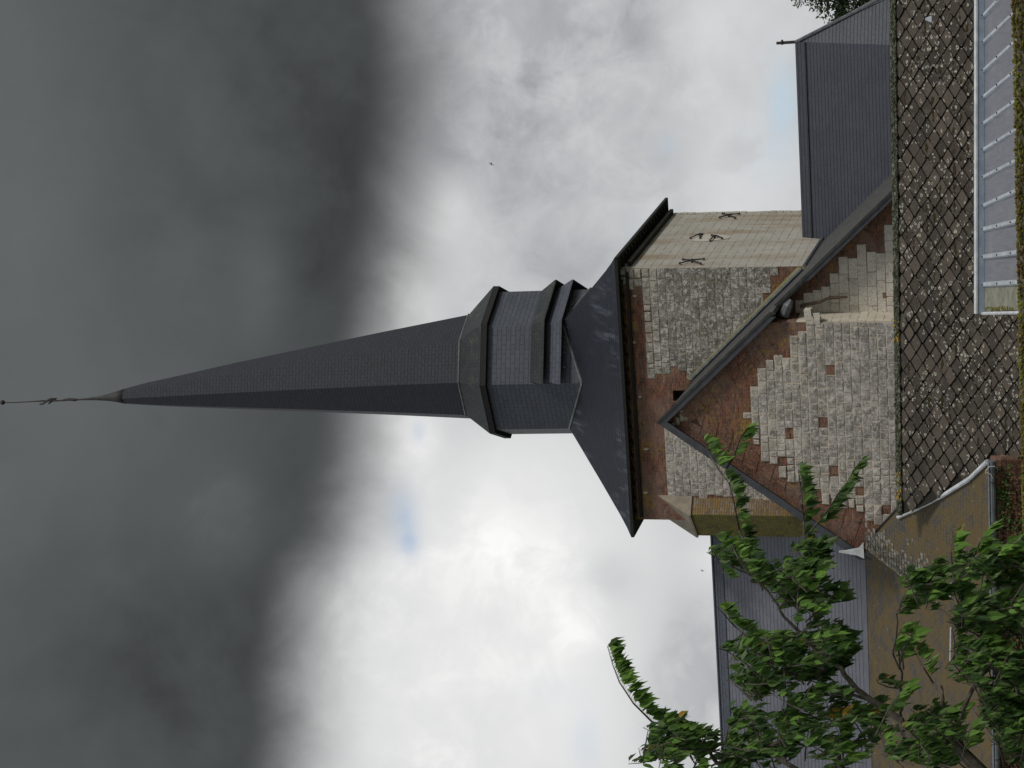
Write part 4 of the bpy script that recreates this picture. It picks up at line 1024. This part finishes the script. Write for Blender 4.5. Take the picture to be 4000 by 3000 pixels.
for k in range(60):
    p = m0.lerp(m3, random.random()) .lerp(m1.lerp(m2, .5), random.uniform(0, .14)); vs, fs = ball(Vector((0, 0, 0)), 1, 6, 4); r_ = random.uniform(.02, .05); b.add([p + Vector((v.x * r_, v.y * r_, v.z * r_ * .6)) for v in vs], fs, (random.random(), 0, 0))
o = b.obj('moss_tufts', M['moss'], lt); tag(o, kind='stuff')
for f_ in (.05, .95):
    p = tl_.lerp(tr_, f_); b = MB(); q = bl2.lerp(br2, f_); b.box((q.x - .05, q.y + .1, 0), (q.x + .05, q.y + .2, q.z)); b.obj('post', M['whitezinc'], lt)

# ================================================================== garden wall with moss along its coping
w0, w1 = at(3300, 3942, 24.6), at(-150, 4008, 29.8); wd_ = (w1 - w0); wl_ = wd_.length; wdn = wd_.normalized(); wn = Vector((-wdn.y, wdn.x, 0))
wn = wn if wn.y < 0 else -wn
gw_ = empty('garden_wall', (0, 0, 0)); tag(gw_, 'old garden wall whose coping is thick with green and brown moss', 'garden wall')
b = MB()
def wp(t_, d, z): p = w0 + wdn * t_ + wn * d; return Vector((p.x, p.y, z))
ztop = lambda t_: (w0.z + (w1.z - w0.z) * t_ / wl_) - .045
zz0 = ztop(0); zz1 = ztop(wl_)
b.hexa([wp(0, .15, 0), wp(wl_, .15, 0), wp(wl_, -.15, 0), wp(0, -.15, 0)][::-1], [wp(0, .15, zz0 - .12), wp(wl_, .15, zz1 - .12), wp(wl_, -.15, zz1 - .12), wp(0, -.15, zz0 - .12)][::-1]); b.obj('wall_body', M['brick'], gw_)
N_ = 22
for k in range(N_):
    a_, c_ = wl_ * k / N_, wl_ * (k + 1) / N_ - .012; dz = random.uniform(-.008, .008)
    b = MB(); b.hexa([wp(a_, .2, ztop(a_) - .118), wp(c_, .2, ztop(c_) - .118), wp(c_, -.2, ztop(c_) - .118), wp(a_, -.2, ztop(a_) - .118)][::-1], [wp(a_, .19, ztop(a_) - .01 + dz), wp(c_, .19, ztop(c_) - .01 + dz), wp(c_, -.19, ztop(c_) + dz), wp(a_, -.19, ztop(a_) + dz)][::-1])
    b.obj('coping_stone', M['sandstone'], gw_)
b = MB(); random.seed(11)
for k in range(5200):
    t_ = random.random() ** .9 * wl_; f_ = t_ / wl_
    side = random.random()
    dens = 1.0 if f_ < .5 else .85
    if random.random() > dens: continue
    if side < .45: d_, z_ = random.uniform(-.16, .2), ztop(t_) + random.uniform(-.005, .02) * (1.4 - f_)
    else: d_, z_ = .20 + random.uniform(0, .015), ztop(t_) - random.uniform(.0, .16)
    cl = mnoise.noise(Vector((t_ * 2.2, 0, z_ * 4))); r_ = random.uniform(.008, .022) * (1.15 - .35 * f_)
    tint = (min(1, max(0, random.random() * .8 + cl * .8)), 0, 0) if random.random() > .08 else (.5, .8, 0)
    vs, fs = ball(Vector((0, 0, 0)), 1, 6, 4); k1 = random.uniform(.7, 1.3)
    pos = wp(t_, d_, z_)
    b.add([pos + wdn * (v.x * r_ * k1) + wn * (v.y * r_) + Vector((0, 0, v.z * r_ * .9)) for v in vs], fs, tint)
wm_ = b.obj('moss', M['moss'], gw_); tag(wm_, kind='stuff')

# ================================================================== ivy on the aisle wall
iv = empty('ivy', toworld((xe - 2, YG, 0)), -A); tag(iv, 'half withered brown and green ivy on the brick wall under the gutter', 'ivy')
b = MB(); random.seed(5); xw = -2.0
def small_leaf(b, pos, dirv, nrm, ln, wd, tint):
    sd = dirv.cross(nrm).normalized()
    b.add([pos, pos + dirv * ln * .4 + sd * wd * .5, pos + dirv * ln, pos + dirv * ln * .4 - sd * wd * .5, pos + dirv * ln * .45 - nrm * wd * .15], [(0, 1, 4), (1, 2, 4), (2, 3, 4), (3, 0, 4)], tint)
XLl = XL - (xe - 2)
for k in range(12000):
    x = random.uniform(-9.5, 1.95); z = ZG - .16 - random.random() * 1.7
    if x > 1.2 and random.random() < (x - 1.2) * 1.1: continue
    if z > ZG - .25 and random.random() < .35: continue
    if mnoise.noise(Vector((x * 1.3, z * 2.5, 0))) < -.42: continue
    grn = 1 if (mnoise.noise(Vector((x * 1.1 + 5, z * 2, 3))) > .12 and random.random() < .6) or random.random() < .06 else 0
    y = .14 - random.uniform(.01, .22); d_ = Vector((random.uniform(-.6, .6), random.uniform(-.5, .1), random.uniform(-1, .1))).normalized(); n_ = Vector((random.uniform(-.6, .6), -1, random.uniform(-.2, .9))).normalized()
    d_ = (d_ - n_ * d_.dot(n_)).normalized(); s_ = random.uniform(.05, .10)
    small_leaf(b, Vector((x, y, z)), d_, n_, s_, s_ * .9, (random.random(), grn, 0))
o = b.obj('foliage', M['ivy'], iv); 
b = MB()
for k in range(14):
    x = random.uniform(-9, 1.3); pts_ = [Vector((x, .10, 0))]
    for q in range(6): pts_.append(pts_[-1] + Vector((random.uniform(-.25, .25), random.uniform(-.02, .0), (ZG - .3) / 6)))
    b.tube(pts_, [.03, .026, .022, .018, .014, .01, .006], 5)
b.obj('stems', M['bark'], iv)
# white cable looped round the end of the gutter
cw = lambda nx, ny, d: toworld(Ln(nx, ny, 1, YG - d))
pc = [cw(3893, 1846, -.1), cw(3898, 1828, .1), cw(3885, 1822, .22), cw(3866, 1822, .25), cw(3852, 1836, .25), cw(3850, 1848, .24), cw(3860, 1847, .24), cw(3872, 1855, .23), cw(3878, 1868, .2), cw(3888, 1866, .1), cw(3902, 1862, -.1)]
b = MB(); b.tube(pc, .011, 5); o = b.obj('cable', M['cable']); tag(o, 'thin white cable looped round the end of the grey gutter', 'cable')
# dead branch lodged under the verge
b = MB(); bp_ = [toworld(Ln(x, y, 1, G2 - d)) for x, y, d in ((3128, 1197, .1), (3150, 1190, .25), (3203, 1180, .28), (3228, 1168, .26), (3251, 1163, .24), (3285, 1161, .22), (3311, 1160, .2))]
b.tube(bp_, [.05, .05, .045, .045, .05, .045, .03], 7); o = b.obj('dead_branch', M['wood']); tag(o, 'bare dead branch sticking out below the verge across white stonework', 'branch')
b = MB(); b.tube([bp_[4], bp_[4] + Vector((.06, -.02, .10))], [.03, .012], 5); b.obj('twig', M['wood'], o)

# ================================================================== birds
def bird(nx, ny, Y, sc, ang, label):
    p = at(3000 - ny, nx, Y); b = MB(); f_ = Vector((cos(ang), .25, sin(ang))).normalized(); sd = Vector((0, 1, 0)).cross(f_).normalized()
    b.tube([p - f_ * .12 * sc, p - f_ * .06 * sc, p, p + f_ * .05 * sc, p + f_ * .09 * sc], [.004 * sc, .018 * sc, .03 * sc, .02 * sc, .006 * sc], 8)
    o = b.obj('bird', M['feather'], smooth=True); tag(o, label, 'bird', 'birds in flight')
    for s_ in (-1, 1):
        b = MB(); w_ = sd * s_; q = p + f_ * .03 * sc
        b.slab([q, q + w_ * .09 * sc + f_ * .015 * sc, q + w_ * .2 * sc - f_ * .07 * sc, q + w_ * .08 * sc - f_ * .03 * sc, q - f_ * .05 * sc], .004); b.obj('wing', M['feather'], o)
bird(1919, 640, 150, 1.15, radians(150), 'tiny dark bird in the pale sky to the right of the spire')
bird(2743, 2229, 150, .85, radians(-20), 'tiny dark bird just above the long nave roof ridge')

# ================================================================== conifer behind the choir
ct_ = at(3190, 3300, 100.0); con = empty('conifer', (ct_.x, ct_.y, 0)); tag(con, 'dark green conifer rising behind the hipped choir roof', 'conifer tree')
top = at(2990, 2960, 100.0).z
b = MB(); b.tube([Vector((0, 0, 0)), Vector((0, 0, top * .6)), Vector((0, 0, top))], [.35, .2, .02], 8); b.obj('trunk', M['bark'], con)
b = MB(); bb = MB(); random.seed(9)
z = top * .6
while z < top - .1:
    L_ = min(3.6, (top - z) * .85 + .2)
    for k in range(7):
        an = random.uniform(0, 2 * pi); tip = Vector((cos(an) * L_, sin(an) * L_, z + L_ * random.uniform(-.15, .35))); p0_ = Vector((0, 0, z))
        bb.tube([p0_, p0_.lerp(tip, .5) + Vector((0, 0, -.08)), tip], [.03, .02, .006], 4)
        n_ = int(26 + L_ * 60)
        for q in range(n_):
            f_ = random.uniform(.12, 1); c_ = p0_.lerp(tip, f_) + Vector((random.gauss(0, .10), random.gauss(0, .10), random.gauss(-.03, .09)))
            dv = Vector((random.uniform(-1, 1), random.uniform(-1, 1), random.uniform(-.2, .8))).normalized(); nn_ = Vector((random.uniform(-1, 1), random.uniform(-1, 1), random.uniform(-1, 1)))
            nn_ = (nn_ - dv * nn_.dot(dv)).normalized(); s_ = random.uniform(.12, .24)
            small_leaf(b, c_, dv, nn_, s_, s_ * .5, (random.random(), 0, 0))
    z += .2
b.obj('crown', M['conifer'], con); bb.obj('branches', M['bark'], con)

# ================================================================== windblown tree in the foreground
C7 = lambda x, y: (2300 + x / 1.301, 2000 + y / 1.301)
C4 = lambda x, y: (2400 + x / 1.659, 1200 + y / 1.659)
TYD = 18.0
trunk_base = at(-900, 5150, TYD); 
tree = empty('broadleaf_tree', (trunk_base.x, trunk_base.y, 0)); tag(tree, 'leafy young tree bent by the wind in front of the church', 'tree')
TO = Vector((trunk_base.x, trunk_base.y, 0))
def tp(n, Y): return at(3000 - n[1], n[0], Y) - TO
wood = MB(); leaves = MB(); random.seed(21)
def leaf(pos, d, nrm, ln, wd, tint, curl):
    sd = d.cross(nrm).normalized()
    P = lambda a_, s_, u_: pos + d * (ln * a_) + sd * (wd * s_) + nrm * (u_ * ln)
    fo = random.uniform(.10, .32)
    cu = lambda a_: -curl * a_ * a_
    v = [P(0, 0, 0), P(.25, 0, cu(.25)), P(.22, .42, cu(.25) + fo * .5), P(.22, -.42, cu(.25) + fo * .5), P(.6, 0, cu(.6)), P(.55, .44, cu(.6) + fo * .5), P(.55, -.44, cu(.6) + fo * .5), P(.85, 0, cu(.85)), P(.82, .17, cu(.85) + fo * .15), P(.82, -.17, cu(.85) + fo * .15), P(1.05, random.uniform(-.1, .1), cu(1.05))]
    leaves.add(v, [(0, 2, 1), (0, 1, 3), (1, 2, 5, 4), (3, 1, 4, 6), (4, 5, 8, 7), (6, 4, 7, 9), (7, 8, 10), (9, 7, 10)], tint)
nleaf = 0
def spray(pts, Y, n=None, size=1.0, frm=0.0, rad=None, spread=1.0, young=0., dY=.35, fan=True):
    """pts: stem in native pixels from base to tip"""
    global nleaf
    Ys = [Y + random.uniform(-.06, .06) + dY * (i / max(1, len(pts) - 1)) * random.uniform(-1, 1) for i in range(len(pts))]
    P = [tp(p, y) for p, y in zip(pts, Ys)]
    seg = [(P[i + 1] - P[i]).length for i in range(len(P) - 1)]; tot = sum(seg)
    r0 = rad or .006 + .004 * tot
    acc = [0]
    for s_ in seg: acc.append(acc[-1] + s_)
    wood.tube(P, [max(.0022, r0 * (1 - .8 * a_ / tot)) for a_ in acc], 6)
    n = n or int(tot / .021)
    for k in range(n):
        t_ = (frm + (1 - frm) * (k + random.random() * .6) / n) * tot
        for i in range(len(seg)):
            if t_ <= acc[i + 1] or i == len(seg) - 1:
                f_ = (t_ - acc[i]) / seg[i]; p = P[i].lerp(P[i + 1], f_); sd = (P[i + 1] - P[i]).normalized(); break
        wind = Vector((.35, random.uniform(-.5, .5), -1.0)) + Vector((random.gauss(0, .20), random.gauss(0, .25), random.gauss(0, .2))) * spread
        d = (wind + sd * .22).normalized()
        nr = Vector((random.gauss(.5, .8), -random.gauss(.35, .6), random.gauss(.4, .4)))
        nr = (nr - d * nr.dot(d)); nr.normalize()
        pet = d.lerp(sd, .4).normalized() * random.uniform(.015, .04)
        ln = random.uniform(.095, .165) * size * (1 - .25 * (t_ / tot)); wd = ln * random.uniform(.38, .56)
        wood.tube([p, p + pet * .6, p + pet], .0013, 3, cap=False)
        yl = 1 if random.random() < .008 else 0
        tint = (min(1, max(0, random.gauss(.26 + young, .26))), yl, 0)
        leaf(p + pet, d, nr, ln * .86, wd * .9, tint, random.uniform(-.08, .30)); nleaf += 1
def limb(pts, Y, r0, r1):
    P = [tp(p, y) for p, y in zip(pts, Y if hasattr(Y, '__len__') else [Y] * len(pts))]; n = len(P)
    Q = []
    for i in range(n - 1):
        for f_ in (0, .34, .67): 
            q = P[i].lerp(P[i + 1], f_)
            if f_: q = q + Vector((random.uniform(-1, 1), random.uniform(-1, 1), random.uniform(-1, 1))) * .012
            Q.append(q)
    Q.append(P[-1]); wood.tube(Q, [r0 + (r1 - r0) * i / (len(Q) - 1) for i in range(len(Q))], 8)
# trunk and limbs
b = MB(); b.tube([Vector((0, 0, -.1)), Vector((.05, 0, .8)), tp((4560, 3700), TYD), tp((4300, 3480), TYD)], [.17, .14, .12, .10], 12); b.obj('trunk', M['bark'], tree)
limb([(4300, 3480), (4000, 3180), (3780, 2960), (3722, 2884)], TYD, .085, .035)
limb([C7(1850, 1150), C7(1880, 1080), C7(1950, 900), C7(2000, 830), C7(2065, 725)], [17.9, 17.9, 17.8, 17.7, 17.6], .022, .010)
limb([C7(1850, 1160), C7(1810, 1050), C7(1800, 950), C7(1790, 880)], 17.9, .02, .009)
limb([C7(1850, 1160), C7(1720, 1190), C7(1600, 1120), C7(1590, 1060), C7(1440, 960), C7(1365, 905), C7(1300, 830), C7(1240, 757)], [18, 18, 18.1, 18.1, 18.2, 18.2, 18.2, 18.2], .036, .018)
limb([C7(1240, 757), C7(1180, 810), C7(1110, 880)], 18.2, .014, .008)
limb([(4300, 3480), (3900, 3300), (3500, 3150), (3300, 3040), C7(1270, 1260), C7(1272, 1140)], 18.4, .06, .012)
limb([(3500, 3150), (3200, 3060), C7(880, 1200), C7(1050, 1130)], 18.4, .03, .012)
limb([(3300, 3080), (2950, 3040), (2800, 2980), (2756, 2917)], 18.5, .03, .012)
limb([C7(1240, 757), C7(1100, 650), C7(1020, 560), C7(960, 470), C7(870, 360)], 18.2, .016, .009)
limb([C7(1440, 960), C7(1250, 900), C7(1070, 800), C7(1060, 570)], 18.3, .014, .004)
limb([C7(1590, 860), C7(1580, 750), C7(1565, 600), C7(1568, 500)], 18.2, .008, .005)
limb([C7(1590, 1060), C7(1590, 960), C7(1590, 860)], 18.2, .012, .008)
# hand-placed sprays (stem base -> tip)
SP = [
 ([(2756, 2917), (2662, 2877), (2589, 2834), (2546, 2819), (2474, 2747), (2419, 2664), (2395, 2602), (2372, 2523)], 18.5, 92, 1.35, .06),
 ([(2662, 2877), (2620, 2830), (2650, 2800)], 18.5, 9, 1.0, .3), ([(2756, 2917), (2745, 2885), (2740, 2855)], 18.5, 6, 1, .4),
 ([C7(960, 470), C7(880, 370), C7(830, 300), C7(800, 230), C7(790, 150), C7(765, 90)], 18.2, 52, 1.05, .12),
 ([C7(790, 150), C7(765, 90), (2875, 2010), (2868, 1970), (2858, 1925), (2845, 1885), (2822, 1850)], 18.1, 42, 1.05, .25),
 ([(2822, 1855), (2795, 1815), (2774, 1780), (2757, 1742), (2747, 1722)], 18.1, 20, 1.1, .1),
 ([(2838, 1830), (2862, 1790), (2876, 1755), (2898, 1700), (2918, 1672)], 18.0, 18, .95, .1),
 ([C7(860, 210), C7(770, 195), C7(690, 160), C7(640, 125)], 18.2, 13, 1.1, .35),
 ([C7(870, 330), C7(770, 300), C7(680, 250), C7(600, 205)], 18.2, 20, 1.05, .25),
 ([C7(1100, 470), C7(1110, 330), C7(1115, 240), C7(1100, 150), C7(1090, 90)], 18.2, 46, 1.0, .12),
 ([C7(1095, 150), C4(1228, 1390), C4(1215, 1280), C4(1205, 1150), C4(1190, 1050)], 18.1, 34, 1.0, .1),
 ([C7(1110, 120), C4(1330, 1380), C4(1400, 1290), C4(1450, 1210), C4(1510, 1130), C4(1560, 1040), C4(1590, 1000)], 18.1, 46, 1.0, .12),
 ([C7(1060, 570), C7(1062, 430), C7(1070, 330), C7(1080, 275)], 17.8, 14, 1.15, .35),
 ([C7(1020, 480), C7(960, 400), C7(960, 310)], 18.0, 12, 1.1, .3),
 ([C7(1100, 560), C7(1170, 500), C7(1230, 440), C7(1270, 395)], 18.0, 17, 1.1, .3),
 ([C7(900, 740), C7(820, 650), C7(740, 580), C7(650, 480)], 18.3, 34, 1.1, .15),
 ([C7(1050, 640), C7(1130, 570), C7(1120, 500)], 18.1, 12, 1.05, .2),
 ([C7(1000, 900), C7(990, 780), C7(975, 690), C7(950, 640)], 18.0, 20, 1.05, .2),
 ([C7(860, 820), C7(780, 760), C7(700, 705), C7(655, 690)], 18.3, 16, 1.0, .2),
 ([C7(1300, 700), C7(1250, 640), C7(1180, 630), C7(1120, 640)], 18.1, 22, 1.0, .1),
 ([C7(880, 960), C7(820, 860), C7(740, 800), C7(700, 790)], 18.3, 22, 1.0, .1),
 ([C7(1600, 800), C7(1590, 700), C7(1575, 620), C7(1590, 590)], 18.1, 12, 1.1, .2),
 ([C7(1575, 500), C7(1600, 430), C7(1680, 330), C7(1760, 250)], 18.0, 42, 1.15, .05),
 ([C7(1590, 900), C7(1520, 890), C7(1470, 870), C7(1460, 850)], 18.1, 10, 1.0, .2),
 ([C7(1860, 420), C7(1850, 300), C7(1840, 200), C7(1850, 100)], 17.9, 24, 1.1, .1),
 ([C7(1930, 300), C7(1960, 220), C7(1990, 150), C7(2050, 60)], 17.9, 20, 1.1, .2),
 ([C7(1900, 560), C7(1880, 470), C7(1850, 400), C7(1860, 330)], 17.9, 26, 1.0, .1),
 ([C7(1750, 870), C7(1700, 790), C7(1660, 720), C7(1650, 700)], 17.9, 14, 1.1, .1),
 ([C7(2212, 290), C7(2120, 250), C7(2060, 230), C7(2000, 260)], 17.8, 20, 1.15, .1),
 ([C7(2230, 200), C7(2150, 180), C7(2080, 200)], 17.8, 14, 1.1, .1),
 ([C7(1960, 760), C7(1990, 700), C7(1990, 630)], 17.6, 8, 1.25, .3), ([C7(2230, 620), C7(2190, 590), C7(2185, 560)], 17.6, 8, 1.25, .2),
 ([C7(2250, 950), C7(2160, 880), C7(2120, 810)], 17.5, 14, 1.3, .1),
 ([C7(1460, 1130), C7(1520, 1010), C7(1570, 940), C7(1610, 880)], 17.7, 16, 1.15, .3),
 ([C7(1600, 1301), C7(1500, 1200), C7(1480, 1120)], 17.8, 14, 1.1, .2),
 ([C7(1960, 1301), C7(1900, 1240), C7(1930, 1120), C7(1950, 1090)], 17.6, 12, 1.2, .3),
 ([C7(1585, 760), C7(1600, 690), C7(1640, 640), C7(1600, 600)], 18.0, 14, 1.15, .0),
 ([C7(1580, 800), C7(1545, 720), C7(1560, 640)], 18.1, 10, 1.1, .1),
 ([C7(1560, 520), C7(1640, 470), C7(1700, 420), C7(1740, 350)], 18.0, 22, 1.0, .0),
 ([C7(560, 1200), C7(590, 1150), C7(620, 1130)], 18.4, 9, .95, .2),
]
for pts_, Y, n, sz, frm in SP: spray(pts_, Y, int(n * 1.45), sz * 1.05, frm, young=.45 if sz > 1.08 else 0.05)
for _ in range(7):
    x, y = random.uniform(930, 1100), random.uniform(290, 420)
    spray([C7(x + 60, y + 50), C7(x, y)], 17.8, 6, 1.15, .1, young=.35)
# filling of the crown
def fill(poly, n, Y, yr=.6, ln=(110, 210), sz=(.9, 1.15)):
    xs = [p[0] for p in poly]; ys = [p[1] for p in poly]; c_ = 0; g_ = 0
    while c_ < n and g_ < n * 60:
        g_ += 1; x, y = random.uniform(min(xs), max(xs)), random.uniform(min(ys), max(ys))
        if not inpoly((x, y), poly): continue
        l_ = random.uniform(*ln); an = radians(random.gauss(-10, 55)); ex_, ey_ = -cos(an) * l_, sin(an) * l_
        if not inpoly((x + ex_ * .8, y + ey_ * .8), poly): continue
        mx, my = x + ex_ * .5 + random.uniform(-12, 12), y + ey_ * .5 + random.uniform(-12, 12)
        spray([C7(x, y), C7(mx, my), C7(x + ex_, y + ey_)], Y + random.uniform(-yr, yr), int(l_ / 8.5), random.uniform(*sz), .0, young=random.choice((0, 0, 0, .15, .45)), dY=.15); c_ += 1
fill([(700, 640), (900, 560), (1000, 650), (1150, 570), (1330, 680), (1350, 760), (1230, 780), (1200, 860), (960, 900), (900, 980), (740, 960), (720, 900), (690, 760)], 50, 18.4)
fill([(960, 900), (1200, 860), (1350, 930), (1500, 900), (1480, 1080), (1400, 1200), (1350, 1320), (1100, 1320), (1090, 1150), (960, 1080)], 34, 18.4)
fill([(620, 1160), (760, 1010), (960, 980), (1100, 1060), (1040, 1330), (580, 1330)], 34, 18.5)
fill([(1740, 1320), (1440, 1320), (1480, 1160), (1600, 1020), (1750, 1000), (1900, 960), (1920, 1320)], 30, 18.1)
fill([(1760, 900), (1840, 660), (1860, 250), (2000, 180), (2240, 130), (2240, 1320), (2070, 1320), (1980, 1040), (1900, 940)], 98, 18.1)
fill([(1850, 450), (2060, 380), (2080, 600), (1880, 620)], 10, 18.0)
fill([(1980, 980), (2240, 900), (2240, 1150), (2060, 1130)], 24, 18.3)
fill([(300, 1120), (400, 1050), (500, 1110), (560, 1230), (600, 1330), (190, 1330), (230, 1250)], 26, 18.5, ln=(70, 130))
fill([(640, 160), (800, 180), (860, 330), (700, 330), (600, 230)], 7, 18.2)
fill([(740, 200), (900, 240), (960, 400), (880, 420), (780, 320)], 10, 18.2)
fill([(1040, 170), (1200, 180), (1190, 300), (1080, 420), (1040, 300)], 12, 18.2)
fill([(940, 270), (1120, 260), (1260, 400), (1280, 460), (1150, 560), (980, 540), (930, 400)], 26, 18.0)
fill([(1150, 560), (1340, 640), (1330, 770), (1130, 740)], 14, 17.9)
fill([(1560, 330), (1740, 260), (1860, 330), (1760, 460), (1600, 500)], 18, 18.0)
for q in range(6): spray([(2756 + random.uniform(-90, 60), 2930 + random.uniform(0, 60)), (2640 + random.uniform(-60, 60), 2890 + random.uniform(-20, 60)), (2560 + random.uniform(-60, 60), 2880 + random.uniform(-40, 90))], 18.5, 22, 1.15, .1, young=.05)
cr_o = leaves.obj('crown', M['leaf'], tree, smooth=False)
wood.obj('branches', M['bark'], tree)
print('LEAVES', nleaf)
